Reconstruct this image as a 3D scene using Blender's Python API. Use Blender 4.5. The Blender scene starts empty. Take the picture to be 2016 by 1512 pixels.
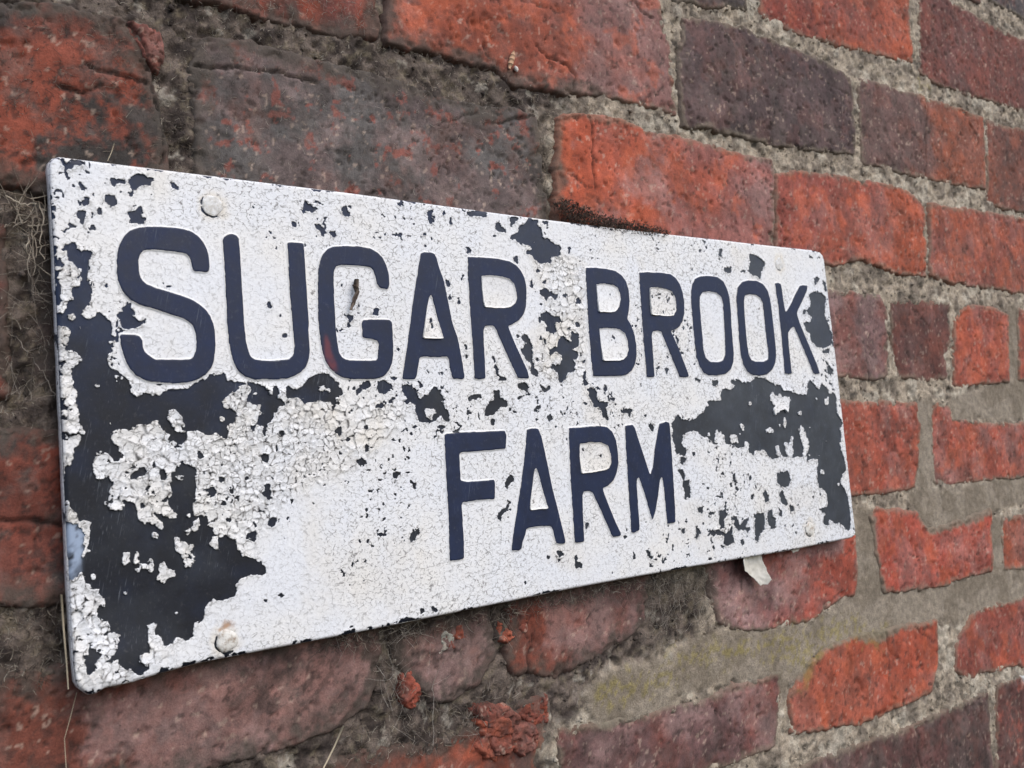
import bpy, math, random
import numpy as np
from mathutils import Matrix, Vector

# ------------------------------------------------------------------ camera, sky, sun, exposure
scn = bpy.context.scene
col = scn.collection
CAM_ROWS=[[0.78689, 0.010969, -0.616995], [-0.611416, -0.121447, -0.781934], [-0.083509, 0.992537, -0.088859]]
CAM_LENS=33.7953
CAM_LOC=(0.0,-0.4620,0.0)
cam_d = bpy.data.cameras.new('camera'); cam = bpy.data.objects.new('camera', cam_d); col.objects.link(cam)
cam.matrix_world = Matrix.Translation(CAM_LOC) @ Matrix([list(r) for r in CAM_ROWS]).to_4x4()
cam_d.sensor_width = 36.0; cam_d.lens = CAM_LENS; cam_d.clip_start = 0.01; cam_d.clip_end = 50.0
cam_d.dof.use_dof = True; cam_d.dof.focus_distance = 0.56; cam_d.dof.aperture_fstop = 20.0
scn.camera = cam
SUN_DIR = Vector((0.28, -0.80, 0.95)).normalized()          # towards the sun: up, right and in front of the wall
world = bpy.data.worlds.new('World'); scn.world = world; world.use_nodes = True
wn = world.node_tree; bg = wn.nodes['Background']
sky = wn.nodes.new('ShaderNodeTexSky'); sky.sky_type = 'NISHITA'; sky.sun_disc = False
sky.sun_elevation = math.asin(SUN_DIR.z); sky.sun_rotation = math.atan2(SUN_DIR.x, SUN_DIR.y)
sky.dust_density = 2.8; sky.air_density = 1.0; sky.ozone_density = 1.0
wn.links.new(sky.outputs[0], bg.inputs[0]); bg.inputs[1].default_value = 0.15
sl = bpy.data.lights.new('sun', 'SUN'); sl.energy = 0.95; sl.angle = math.radians(75); sl.color = (1.0, 0.99, 0.975)
so = bpy.data.objects.new('sun', sl); col.objects.link(so); so.rotation_euler = SUN_DIR.to_track_quat('Z', 'Y').to_euler()
vs = scn.view_settings; vs.view_transform = 'Standard'; vs.look = 'None'; vs.gamma = 1.0; vs.use_curve_mapping = False
vs.exposure = 0.60
scn.cycles.max_bounces = 4; scn.cycles.diffuse_bounces = 3; scn.cycles.glossy_bounces = 2

# ------------------------------------------------------------------ traced shapes, in millimetres
# sign shapes: x from the middle of the sign's lower edge, y up; wall shapes: x along the wall, y up
SIGN_BASE=(398.2,-75.9)
OUTLINE='-295.0,226.7 -294.4,229.8 -292.9,231.8 -290.3,232.8 -249.4,232.9 -198.7,232.9 -146.7,232.8 -0.4,231.7 120.9,231.9 279.9,233.3 288.2,232.6 292.7,230.0 293.9,225.4 294.7,162.7 294.4,106.2 294.0,21.9 294.5,3.2 292.5,0.2 287.3,-0.5 209.7,-1.1 87.2,0.7 -10.6,1.3 -93.1,0.4 -164.4,-0.3 -240.0,-0.2 -257.6,-1.4 -269.9,-2.7 -281.6,-2.8 -285.5,-4.4 -288.6,-4.2 -292.1,-0.9 -293.4,1.9 -293.9,10.9 -294.1,81.9 -294.3,124.4 -294.3,187.9'
LETTERS=[
 ('S','-224.5,186.7 -224.6,191.1 -225.4,194.9 -226.8,198.2 -229.2,201.2 -232.8,203.4 -237.6,204.3 -244.9,204.5 -252.0,203.9 -257.3,203.0 -261.5,201.1 -264.4,198.2 -266.4,194.4 -267.6,190.4 -268.2,185.6 -268.3,180.9 -268.0,176.7 -266.7,173.2 -264.9,170.4 -262.4,168.1 -259.1,166.4 -251.7,164.3 -244.7,162.2 -239.4,160.5 -236.4,159.1 -234.4,157.0 -233.5,153.9 -233.3,150.2 -233.2,149.0 -233.6,145.3 -235.2,141.9 -236.8,140.9 -244.0,140.5 -252.8,140.6 -255.6,142.4 -257.6,144.2 -258.3,146.2 -258.5,149.8 -259.5,151.5 -261.2,152.1 -268.0,152.0 -268.2,147.9 -267.5,143.8 -266.3,139.7 -264.5,136.2 -262.1,133.2 -258.5,131.1 -255.1,130.2 -249.9,129.6 -244.0,129.4 -238.6,129.7 -234.3,130.9 -229.8,133.3 -226.9,136.4 -225.2,139.8 -224.4,144.2 -223.8,149.1 -223.8,154.7 -223.9,154.7 -224.4,158.5 -225.7,162.2 -228.0,165.5 -231.0,167.9 -234.6,169.9 -239.4,171.5 -245.3,173.1 -251.1,174.6 -255.2,176.2 -257.1,177.9 -258.1,180.3 -258.5,183.9 -258.4,187.5 -257.5,190.0 -256.1,191.9 -253.8,192.7 -249.1,192.9 -243.1,192.6 -237.7,192.4 -235.6,191.9 -234.4,190.4 -233.6,188.0 -232.9,184.0 -231.7,183.6 -227.0,183.6 -225.1,184.1',[]),
 ('U','-217.0,200.6 -216.4,201.9 -214.7,203.4 -212.4,203.9 -210.1,203.6 -208.9,202.3 -208.8,199.4 -208.5,194.2 -208.7,184.5 -208.6,174.9 -208.5,165.3 -208.5,155.7 -208.5,154.5 -208.3,150.0 -207.4,145.6 -206.3,142.4 -204.4,141.0 -200.5,140.4 -194.4,140.4 -186.1,141.2 -184.3,142.6 -183.2,144.5 -182.7,147.8 -182.7,152.4 -182.8,159.0 -183.0,166.2 -183.1,177.5 -183.0,189.4 -182.9,201.8 -179.9,202.5 -173.8,202.5 -173.6,199.5 -173.7,190.0 -173.7,180.0 -173.7,169.9 -173.7,159.9 -174.0,157.9 -174.0,151.2 -174.2,145.9 -175.0,141.3 -176.9,137.3 -179.6,134.7 -183.2,132.8 -188.2,131.2 -195.0,130.8 -205.1,130.9 -205.1,130.9 -206.4,131.3 -210.2,132.6 -213.3,135.4 -215.3,139.2 -216.3,143.6 -217.0,148.6 -217.3,154.3 -217.4,158.7 -217.2,168.1 -217.2,177.6 -217.2,187.2 -217.1,194.9',[]),
 ('G','-123.6,183.3 -123.7,189.0 -124.9,194.0 -127.0,198.1 -130.0,200.7 -134.2,202.5 -140.4,203.1 -148.9,202.8 -156.6,201.8 -160.1,200.2 -163.2,197.2 -165.2,193.3 -166.4,188.5 -167.0,182.3 -167.3,176.9 -168.2,163.4 -168.1,156.7 -168.1,155.4 -167.7,150.7 -167.1,144.7 -165.9,140.7 -163.6,136.7 -160.2,133.6 -155.9,131.4 -149.9,130.7 -142.3,130.5 -136.0,130.8 -131.2,132.1 -127.8,135.2 -125.4,139.4 -124.1,145.1 -123.8,153.5 -123.5,157.8 -123.5,162.0 -125.4,163.5 -131.8,163.3 -141.3,162.9 -142.6,161.1 -142.8,154.5 -142.4,153.5 -140.5,152.6 -136.6,152.4 -134.0,151.6 -133.1,149.9 -133.7,145.0 -134.4,141.8 -135.6,140.9 -139.9,140.6 -147.6,140.7 -153.6,141.1 -156.1,142.7 -157.5,145.1 -157.9,148.8 -158.3,154.2 -158.4,156.9 -158.2,163.7 -158.1,174.0 -157.7,184.2 -157.2,188.4 -155.9,191.2 -152.0,192.2 -145.1,192.4 -137.4,192.4 -134.6,191.9 -133.2,190.2 -132.4,187.1 -131.8,182.9 -130.0,180.9 -124.8,180.3',[]),
 ('A','-102.4,199.8 -105.0,190.2 -107.3,181.3 -110.1,170.3 -112.4,160.2 -113.8,154.4 -115.3,148.0 -117.2,140.9 -119.3,132.4 -119.7,130.6 -118.5,130.3 -111.5,130.4 -110.1,132.3 -108.8,137.3 -107.5,142.0 -106.6,142.9 -104.1,143.1 -96.4,142.8 -89.0,143.2 -88.0,141.7 -87.5,136.6 -86.6,131.5 -85.4,130.4 -79.2,130.1 -77.8,131.0 -78.4,138.8 -79.4,146.9 -80.5,154.3 -83.3,162.4 -85.2,175.0 -87.1,187.5 -89.9,195.5 -91.1,200.7 -92.2,202.8 -95.2,203.3 -99.6,203.0 -101.8,202.1',['-97.0,178.9 -95.9,176.7 -94.4,169.4 -92.6,160.7 -91.1,153.5 -104.4,153.3 -104.3,154.6 -102.4,161.9 -100.1,170.7 -98.3,176.6']),
 ('R','-68.8,202.6 -57.4,203.2 -46.0,203.1 -37.3,202.1 -32.6,200.1 -29.0,196.7 -26.9,192.5 -26.0,187.0 -26.7,180.6 -27.9,174.2 -30.4,169.4 -34.3,165.8 -39.5,163.3 -43.0,162.0 -41.9,158.9 -38.8,151.2 -34.8,142.8 -31.2,135.0 -30.2,130.3 -34.2,130.0 -39.1,130.4 -40.7,133.5 -44.6,141.9 -48.5,151.1 -52.4,159.5 -54.0,161.7 -56.8,162.0 -60.2,161.6 -61.5,159.2 -62.1,151.7 -62.4,141.8 -63.0,130.6 -67.5,129.8 -71.1,130.3 -70.6,140.3 -70.4,151.5 -70.4,165.0 -70.1,177.9 -69.7,191.5',['-60.1,191.7 -52.8,192.5 -45.2,192.2 -39.5,191.0 -36.3,188.4 -35.3,184.1 -35.0,179.4 -36.6,176.2 -40.3,173.7 -44.3,173.0 -51.0,172.7 -59.5,172.9 -60.1,176.0 -60.3,183.7']),
 ('B','24.9,202.2 33.4,202.8 43.7,202.6 51.7,201.8 57.3,199.1 60.9,195.0 62.5,189.0 62.1,181.2 60.2,174.2 58.2,169.8 61.2,165.6 63.4,159.6 64.2,151.9 63.5,145.0 61.2,139.0 57.7,134.8 52.0,131.8 44.9,131.0 32.3,131.1 22.1,131.2 21.8,140.6 22.2,157.1 22.9,173.7 23.7,187.9',['32.9,191.7 40.1,192.6 48.1,192.1 52.0,190.6 53.5,186.8 53.7,182.5 51.1,177.3 47.6,174.2 43.4,173.4 32.5,173.2 32.5,181.6','31.7,162.3 42.1,163.0 49.5,162.3 53.8,159.4 55.5,154.3 55.5,149.2 53.1,144.5 49.8,142.0 45.0,141.1 31.9,141.1 31.7,151.5']),
 ('R','73.9,201.9 82.0,202.8 94.7,203.1 104.9,202.9 109.8,200.4 113.7,196.1 115.9,189.8 116.1,182.6 115.1,175.2 112.5,169.7 108.6,165.6 103.8,163.2 99.1,162.2 101.2,158.7 105.2,150.7 109.0,140.9 112.4,132.8 112.9,130.3 107.3,129.7 102.9,130.2 100.0,137.3 95.7,147.0 91.3,156.7 89.5,161.5 85.8,162.1 81.6,161.8 80.0,159.1 79.5,150.4 79.0,139.9 78.5,130.4 74.5,130.0 70.9,130.4 71.0,141.6 71.5,157.2 72.3,174.6 73.0,188.6',['82.4,191.8 90.6,192.4 99.5,191.7 104.4,190.2 106.7,186.7 107.3,181.3 106.4,176.7 103.3,173.2 96.7,172.6 81.1,173.0 81.4,180.2']),
 ('O','129.8,200.7 135.6,202.9 146.8,204.0 155.2,203.5 161.2,200.6 164.6,195.0 166.4,188.4 166.5,179.9 165.4,168.5 165.0,157.1 164.7,147.7 163.2,141.1 159.4,135.4 153.2,132.2 143.9,130.9 134.2,131.1 128.4,132.8 125.0,137.3 122.9,143.7 122.4,150.9 122.6,161.8 122.9,172.8 123.2,183.8 124.3,191.2 126.5,196.8',['136.6,191.3 143.6,192.1 151.9,191.6 156.5,188.9 158.0,183.3 157.1,172.0 156.3,160.7 155.5,151.3 154.4,145.7 151.2,142.0 145.4,140.5 137.1,141.0 132.8,143.7 131.3,149.2 131.6,158.3 131.9,169.4 132.3,181.4 133.3,187.9']),
 ('O','182.5,201.3 190.3,203.1 200.9,203.3 208.3,201.2 213.0,196.5 214.9,189.6 215.3,179.7 215.4,167.8 215.4,156.0 214.9,147.1 212.6,140.2 207.8,134.9 201.0,131.5 191.7,130.4 182.8,131.1 177.3,134.0 173.8,139.2 172.1,146.8 172.2,156.3 172.9,167.7 173.3,179.2 173.8,188.8 176.5,196.6',['184.5,191.2 190.0,192.4 197.6,192.3 202.5,190.1 205.0,186.2 205.0,177.4 204.7,166.6 204.9,155.8 205.1,148.0 203.8,143.1 198.9,141.2 189.7,141.0 184.0,142.6 181.7,146.9 181.3,156.4 181.6,167.0 182.0,177.6 182.7,186.3']),
 ('K','223.0,202.5 226.8,203.4 230.7,202.6 231.2,196.4 231.6,186.3 232.4,180.3 234.2,181.4 240.1,186.7 247.4,195.1 254.5,202.1 258.9,203.1 265.6,203.0 264.0,199.0 256.5,190.4 248.3,181.9 247.0,179.3 249.1,172.8 254.6,161.7 260.8,149.5 266.4,138.3 268.6,131.7 262.5,131.2 259.3,132.2 255.7,140.4 249.6,152.5 243.5,164.5 240.7,169.0 236.6,167.4 232.7,163.8 232.0,155.3 232.0,144.3 231.9,131.8 227.0,131.4 222.2,131.9 223.0,142.2 223.5,157.1 223.7,172.0 223.8,186.0 223.1,196.0',[]),
 ('F','-94.7,98.5 -92.7,99.4 -82.2,99.6 -64.1,99.4 -52.0,99.3 -51.1,96.4 -52.6,88.6 -60.6,88.5 -74.3,88.5 -84.1,88.3 -85.6,87.1 -85.8,79.9 -86.1,72.4 -81.4,71.3 -72.4,71.2 -62.4,71.0 -62.3,68.8 -63.3,60.2 -69.9,60.3 -78.9,60.3 -86.0,60.2 -86.8,58.5 -87.0,49.3 -87.3,38.6 -88.3,28.9 -93.3,28.6 -98.0,29.0 -97.6,36.3 -96.3,50.2 -96.0,64.3 -95.5,78.4 -95.2,90.5',[]),
 ('A','-35.6,99.2 -31.6,99.8 -26.7,99.4 -24.7,94.5 -23.2,85.9 -21.4,75.0 -19.7,63.3 -17.0,51.6 -14.7,40.6 -12.7,31.1 -13.0,28.9 -17.5,29.0 -20.5,29.9 -21.5,34.4 -22.4,39.8 -24.3,40.6 -32.2,41.2 -40.0,41.2 -42.5,40.4 -43.3,37.5 -45.6,34.0 -47.0,29.7 -49.0,28.9 -54.4,29.3 -54.4,31.3 -51.4,42.0 -47.9,52.8 -44.1,65.2 -40.3,78.5 -37.2,92.0',['-31.7,76.1 -30.1,73.3 -28.4,66.3 -26.8,58.5 -25.3,51.2 -31.0,51.3 -38.4,51.4 -37.3,57.1 -34.8,66.0 -33.1,72.7']),
 ('R','-2.3,99.0 8.5,99.0 22.7,99.3 30.4,98.2 34.5,95.1 37.2,89.3 37.9,81.8 37.6,74.4 35.0,68.1 31.7,63.8 26.8,60.9 21.7,59.7 22.9,56.0 26.2,47.7 30.5,37.6 34.6,29.6 33.9,28.4 27.1,28.5 25.7,30.1 21.8,39.3 16.6,50.1 12.7,57.6 10.1,59.0 5.8,59.0 4.3,56.7 3.4,45.8 2.9,34.9 2.6,28.3 -2.2,28.0 -5.4,28.6 -5.2,37.3 -4.8,49.7 -4.7,63.7 -3.8,80.2',['5.7,88.8 14.9,89.1 23.6,88.7 28.4,86.4 30.2,80.6 29.7,74.9 27.6,71.8 23.6,70.9 12.6,70.2 4.5,70.2 4.6,79.7']),
 ('M','46.4,98.4 53.5,98.9 55.3,96.8 57.1,90.8 61.4,78.0 65.6,65.1 68.7,70.0 71.3,80.0 75.1,90.0 78.5,98.4 85.2,99.8 88.5,98.9 88.6,90.3 88.1,74.8 87.3,57.6 86.5,40.6 85.7,32.2 84.1,31.5 77.4,31.7 77.5,38.9 77.5,49.9 77.1,60.1 76.3,63.1 74.5,61.1 71.5,51.2 67.8,41.5 64.1,35.3 62.2,40.3 59.9,49.7 56.5,59.9 54.8,64.2 53.2,63.5 52.5,60.2 52.0,47.9 51.8,35.5 51.3,30.2 46.5,29.1 43.3,29.4 44.0,40.4 44.4,56.7 44.9,73.2 45.3,85.6',[]),
]
LOSS="""d -289.6,191.7 -287.7,193.5 -285.3,193.5 -284.6,191.8 -283.6,189.2 -280.3,191.2 -278.7,191.1 -278.5,188.4 -280.0,184.8 -280.4,181.3 -281.1,177.8 -280.4,175.5 -279.4,173.8 -279.5,170.3 -280.5,166.2 -278.7,163.3 -277.7,162.2 -275.6,161.7 -273.5,159.4 -271.6,158.0 -271.6,154.2 -271.7,155.4 -271.6,151.9 -270.6,149.6 -271.3,146.6 -271.1,144.3 -273.7,141.4 -274.1,139.1 -272.3,136.2 -269.0,135.3 -268.0,133.5 -265.8,132.4 -265.3,130.3 -264.9,128.0 -264.4,125.6 -261.7,123.5 -259.3,125.3 -255.9,124.9 -251.9,124.2 -247.7,126.9 -244.1,126.8 -238.1,127.0 -235.6,128.8 -233.1,130.6 -227.4,132.4 -225.1,134.9 -223.0,132.7 -220.3,134.8 -219.3,130.5 -216.7,131.1 -212.9,130.1 -211.7,129.2 -213.1,127.3 -213.6,125.4 -218.4,123.9 -221.1,121.8 -221.6,118.1 -217.6,117.1 -214.4,116.7 -215.3,113.0 -216.1,109.3 -219.3,109.7 -220.1,101.8 -231.3,96.5 -235.6,90.8 -237.1,84.9 -237.0,78.9 -238.9,74.3 -239.4,70.8 -238.9,67.8 -239.5,68.5 -238.4,67.2 -235.3,67.5 -232.3,66.6 -233.2,61.9 -230.3,60.5 -229.8,58.0 -226.8,55.9 -223.7,56.8 -220.7,54.6 -218.3,52.6 -217.9,47.7 -216.2,45.4 -213.0,45.9 -209.9,43.1 -206.8,41.5 -204.9,39.4 -205.1,36.4 -207.2,35.4 -212.2,36.7 -216.8,35.8 -220.7,33.0 -220.0,29.9 -221.1,27.1 -225.4,26.6 -229.2,26.2 -232.1,28.4 -232.2,26.4 -235.0,25.6 -235.8,21.7 -236.8,18.9 -238.7,17.5 -241.6,18.5 -241.5,15.1 -242.0,12.2 -245.0,9.9 -247.3,11.4 -249.4,14.1 -251.3,11.0 -254.3,9.8 -256.4,11.9 -257.4,14.9 -259.5,16.9 -258.2,20.7 -259.3,21.7 -261.6,20.6 -262.4,15.7 -262.3,11.2 -262.2,8.4 -264.9,9.5 -266.7,7.0 -265.2,4.0 -262.8,1.9 -264.3,0.5 -267.1,-0.7 -269.2,0.9 -270.7,2.8 -273.9,3.7 -275.4,6.4 -278.5,7.6 -281.2,8.0 -278.4,10.3 -275.1,12.9 -275.5,15.2 -273.8,17.1 -273.2,18.7 -276.5,18.7 -277.9,21.7 -279.4,24.6 -282.0,26.1 -283.5,26.9 -283.3,30.7 -281.7,32.7 -279.6,31.8 -279.5,34.5 -281.6,35.4 -282.2,38.8 -283.5,39.5 -285.5,40.9 -284.9,42.4 -288.0,43.4 -288.7,45.7 -288.8,49.0 -287.6,53.7 -286.5,55.8 -284.9,56.1 -285.3,59.5 -284.6,63.8 -284.4,68.8 -285.9,69.8 -288.5,69.8 -289.9,72.6 -291.4,74.4 -292.4,75.6 -293.3,78.4 -293.7,82.9 -294.1,85.1 -293.2,93.8 -291.1,94.8 -290.2,99.2 -290.3,101.7 -287.6,103.5 -286.5,106.3 -286.6,110.8 -287.8,113.1 -287.9,115.3 -287.0,118.1 -287.5,120.9 -288.4,122.6 -287.8,125.5 -288.2,128.3 -289.1,131.7 -289.8,134.5 -289.5,136.5 -286.2,138.5 -285.8,141.9 -287.6,144.2 -289.6,145.0 -291.7,145.2 -290.3,148.1 -290.4,152.1 -289.0,153.8 -289.3,154.1 -293.9,155.4 -294.3,158.2 -292.2,160.6 -290.8,162.9 -290.9,165.7 -287.7,167.6 -287.6,170.5 -288.2,173.9 -286.4,172.3 -284.8,173.5 -284.1,177.0 -284.5,181.6 -286.0,183.3 -288.1,184.9 -289.0,187.7
w -274.7,107.2 -271.3,109.0 -268.5,110.4 -266.4,107.1 -264.6,109.9 -260.6,110.9 -257.8,110.3 -255.4,111.9 -253.1,112.4 -252.0,110.0 -252.7,107.7 -247.6,105.7 -248.9,103.4 -245.4,102.1 -242.6,100.1 -240.0,103.0 -239.8,106.6 -234.4,107.0 -232.1,104.4 -227.8,104.3 -225.8,106.6 -225.3,102.9 -219.8,101.7 -231.6,89.9 -235.8,92.0 -236.5,90.2 -238.9,90.1 -242.9,93.6 -244.3,90.4 -247.2,90.9 -246.1,88.5 -248.0,86.9 -248.2,83.3 -249.4,82.8 -248.4,79.3 -249.1,76.4 -250.3,75.9 -250.0,70.6 -246.6,69.1 -247.0,66.0 -250.1,67.7 -253.0,68.6 -257.4,70.7 -255.9,68.3 -252.6,63.9 -253.9,62.0 -256.1,63.7 -259.9,66.4 -263.3,66.7 -264.0,68.9 -264.2,71.4 -265.6,75.8 -269.0,75.8 -270.7,73.1 -274.0,72.6 -276.6,74.8 -276.5,77.0 -275.5,81.4 -274.6,84.7 -275.5,88.2 -278.3,86.7 -280.4,86.6 -281.9,89.8 -282.3,93.2 -281.4,95.9 -280.9,99.3 -278.8,100.0 -276.1,98.4 -273.0,94.8 -270.8,95.3 -270.7,97.6 -270.6,99.8 -271.7,101.0 -273.7,104.6
w -248.2,116.4 -245.8,117.6 -243.5,115.7 -241.9,113.3 -242.0,110.9 -239.7,109.6 -240.5,106.0 -245.8,106.8 -246.8,109.8 -248.1,113.5
w -223.5,113.3 -222.2,113.5 -220.5,110.7 -223.6,111.1
w -271.3,133.3 -267.5,132.7 -268.1,130.3 -270.4,129.8
w -280.2,129.9 -277.8,128.7 -279.2,127.9
w -269.5,124.0 -268.4,123.1 -269.3,121.7
w -255.6,125.2 -254.5,124.6 -255.1,123.7
w -275.0,112.9 -273.9,112.9 -273.2,110.0 -274.8,110.9
w -246.3,86.1 -242.1,86.4 -242.8,84.1 -244.1,83.0 -245.7,84.9
w -273.6,149.5 -271.2,149.0 -272.6,147.8
d -245.8,112.8 -244.2,113.9 -245.0,111.0
d -267.3,87.6 -263.3,90.8 -258.7,91.7 -259.4,88.2 -262.3,86.7 -266.9,85.6
d -255.9,96.1 -255.3,96.1 -255.1,89.7 -256.5,90.9
d -253.7,88.4 -251.9,89.5 -250.3,87.0 -250.7,84.1 -253.3,85.5
d -260.3,81.4 -258.6,83.0 -258.2,79.5 -259.4,78.1
d -269.7,83.2 -267.5,83.1 -268.2,80.8 -269.8,81.5
d -256.0,76.4 -254.4,75.1 -255.6,74.3
d -254.4,75.1 -253.2,75.3 -250.2,77.4 -251.2,74.2 -252.7,74.4
d -235.5,98.0 -233.7,97.6 -232.7,93.6 -235.7,93.8
d -203.4,93.8 -199.5,93.9 -200.5,88.6 -203.6,91.3
d -224.8,90.7 -223.0,90.3 -223.7,88.2
d -231.0,80.3 -227.3,80.0 -227.5,76.4 -229.4,74.7 -230.7,74.2
d -225.8,84.7 -223.3,84.5 -224.1,82.2 -225.9,82.3
d -212.6,83.2 -210.6,84.3 -210.7,82.4 -212.7,81.3
d -220.5,79.5 -218.6,78.1 -219.4,75.1 -220.7,75.8
d -203.7,78.8 -199.8,78.8 -199.7,74.1 -202.3,70.6 -204.7,74.5 -203.2,76.3
d -190.2,70.8 -187.5,70.0 -189.0,68.2
d -194.0,105.3 -191.3,104.6 -193.0,100.2
d -195.9,98.4 -194.8,98.4 -194.8,94.5 -195.9,94.6
d -225.8,73.2 -223.4,72.4 -224.1,70.7 -226.0,70.8
w -283.6,163.1 -281.6,165.2 -278.7,163.9 -277.7,162.2 -278.9,160.1 -281.1,158.9 -283.7,160.3
w -290.4,159.8 -288.5,160.7 -286.9,159.6 -287.8,157.8 -289.9,158.9
w -285.8,155.3 -284.7,157.1 -284.3,153.9 -285.6,153.3
w -271.3,54.6 -268.9,54.0 -268.7,51.4 -268.0,49.1 -270.8,48.6 -271.2,51.2
w -265.8,53.9 -264.2,53.4 -265.2,50.4 -266.1,48.3 -266.9,49.0
w -266.0,45.5 -264.2,47.8 -260.8,48.2 -259.3,50.0 -258.5,49.1 -258.2,44.5 -259.3,44.0 -262.1,45.5 -263.8,45.2 -264.7,43.6 -265.7,44.6
w -256.2,44.8 -253.5,47.3 -248.9,41.8 -251.5,40.2 -255.3,38.7 -256.4,40.8
w -248.3,57.4 -247.1,58.1 -243.7,56.0 -242.1,54.0 -239.7,53.5 -239.5,51.7 -241.6,50.8 -239.4,49.0 -239.2,46.4 -242.0,44.1 -243.8,44.0 -245.4,45.7 -245.5,50.4 -247.8,51.8 -248.2,54.7
w -258.2,61.6 -256.2,61.4 -255.9,58.5 -258.0,59.0
w -242.5,68.5 -240.1,68.5 -239.6,66.7 -241.1,65.4 -242.5,67.0
w -239.1,64.3 -236.0,67.0 -236.2,62.3 -238.7,60.1 -242.3,59.6 -242.9,60.9 -239.8,62.0
w -231.1,56.4 -228.0,56.6 -227.6,53.6 -228.4,50.7 -229.6,50.6 -231.3,53.4
w -285.7,43.1 -284.8,45.7 -283.2,46.9 -283.0,45.2 -284.9,42.4
w -272.1,36.8 -270.0,35.9 -270.8,35.2
w -238.2,42.5 -236.5,41.8 -237.1,41.0 -238.1,41.5
w -221.7,42.7 -220.3,41.7 -221.2,41.0
w -256.7,33.7 -255.5,33.0 -256.5,32.4
w -249.7,25.0 -248.3,24.2 -249.2,23.7
w -224.7,49.1 -223.7,48.4 -224.5,47.8
w -269.0,68.4 -267.9,68.0 -268.5,67.3
d -287.6,15.7 -285.6,14.3 -282.0,12.0 -282.1,10.4 -284.8,9.8 -285.9,6.2 -287.6,3.3 -289.2,3.6 -289.3,6.9 -289.8,12.3 -288.3,12.6
d -258.1,0.4 -256.9,1.6 -255.9,-0.9 -257.6,-1.1
d -203.0,59.5 -200.8,63.0 -197.8,63.0 -197.6,60.8 -200.2,56.4
d -223.8,64.9 -220.7,64.6 -220.5,62.5 -223.3,62.7
d -214.2,56.1 -208.4,57.6 -208.5,54.5 -209.7,51.3 -213.8,53.6
d -210.0,61.7 -209.2,62.0 -208.3,58.8 -209.1,58.6
d -215.0,23.2 -214.2,25.2 -212.9,25.6 -213.7,23.6
d -207.5,24.2 -204.6,23.8 -205.5,21.2 -206.7,22.6
d -199.7,24.6 -197.9,25.6 -196.7,24.2 -198.1,22.7
d -205.6,14.5 -203.0,14.4 -204.4,11.9
d -200.4,14.0 -199.3,15.4 -199.6,13.5
d -216.1,130.5 -209.1,129.8 -205.2,129.1 -200.6,128.4 -198.1,124.5 -196.6,121.6 -195.3,127.1 -192.5,128.6 -192.2,122.5 -190.3,119.9 -189.0,123.7 -187.8,127.0 -183.0,125.9 -179.4,126.8 -177.7,130.8 -174.1,132.0 -171.8,133.7 -167.5,134.1 -163.9,133.0 -161.1,130.6 -158.3,128.6 -157.1,124.5 -155.0,123.2 -157.3,122.5 -161.0,121.9 -160.5,119.2 -161.4,116.6 -163.0,115.3 -164.2,119.3 -167.8,119.4 -171.4,120.1 -175.7,118.9 -179.3,118.0 -181.2,121.0 -186.8,121.1 -189.6,119.9 -189.7,118.3 -193.2,117.4 -194.1,114.2 -196.1,114.0 -195.3,111.7 -197.1,109.9 -199.2,108.7 -200.7,105.6 -200.6,102.1 -202.1,103.7 -202.2,107.5 -205.2,108.3 -205.0,111.1 -202.9,113.2 -202.3,116.4 -204.5,118.3 -207.1,118.7 -208.3,120.3 -208.8,124.1 -212.1,122.9 -213.8,126.1
w -213.1,127.9 -207.8,128.5 -207.5,124.1 -210.8,122.9 -213.2,125.4
w -221.1,121.8 -218.4,123.9 -213.3,123.5 -209.6,121.6 -207.8,118.4 -203.2,118.3 -202.4,115.1 -205.0,111.4 -208.2,112.8 -209.0,110.3 -205.2,108.3 -202.8,104.4 -202.9,101.9 -219.8,101.7 -219.9,104.5 -218.7,108.2 -215.5,109.3 -215.3,113.0 -214.4,116.7 -217.6,117.1 -221.6,118.1
w -206.4,124.7 -204.1,125.0 -203.9,123.1 -206.2,123.1
d -208.4,108.4 -205.8,108.3 -206.7,104.6 -208.6,105.3
w -170.9,126.7 -167.6,127.4 -163.7,125.3 -164.2,124.0 -167.4,125.0 -170.7,124.8
w -199.2,112.8 -198.2,113.4 -198.0,111.5
d -148.8,125.1 -145.6,127.4 -143.9,129.5 -139.3,129.4 -138.7,126.3 -141.1,125.7 -144.3,125.0 -147.5,122.4 -149.1,121.7
d -135.0,129.0 -131.3,130.7 -126.8,127.5 -124.7,124.4 -128.7,124.1 -132.8,122.8 -135.8,124.2
d -138.1,115.3 -135.5,118.0 -131.6,117.9 -133.4,114.5
d -129.6,117.9 -125.8,120.9 -123.8,120.5 -127.6,117.8
d -148.4,120.3 -145.4,120.6 -145.9,118.9 -148.2,118.6
d -194.0,104.7 -191.3,104.9 -192.6,100.2 -193.9,101.5
d -196.1,98.4 -195.1,98.7 -195.1,93.9 -196.1,94.6
d -203.7,94.4 -199.5,93.5 -200.0,91.1 -200.5,88.6 -203.0,90.6
d -162.3,105.3 -157.8,105.8 -158.4,102.5 -160.4,100.6 -162.1,102.7
d -145.8,106.0 -143.4,106.3 -142.5,103.9 -145.9,104.0
d -157.6,99.2 -154.5,100.3 -152.8,97.9 -156.6,97.4
d -146.6,94.9 -144.3,95.2 -143.8,92.4 -146.1,91.9
d -151.3,88.2 -147.1,88.9 -145.4,85.8 -147.5,83.9 -151.2,85.5
d -203.8,78.5 -199.8,78.8 -200.2,71.7 -202.3,70.6 -204.6,75.1 -203.3,75.7
d -190.2,70.8 -187.2,69.6 -189.0,68.5
d -178.2,68.8 -175.8,68.0 -177.0,66.5 -178.3,67.3
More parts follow.
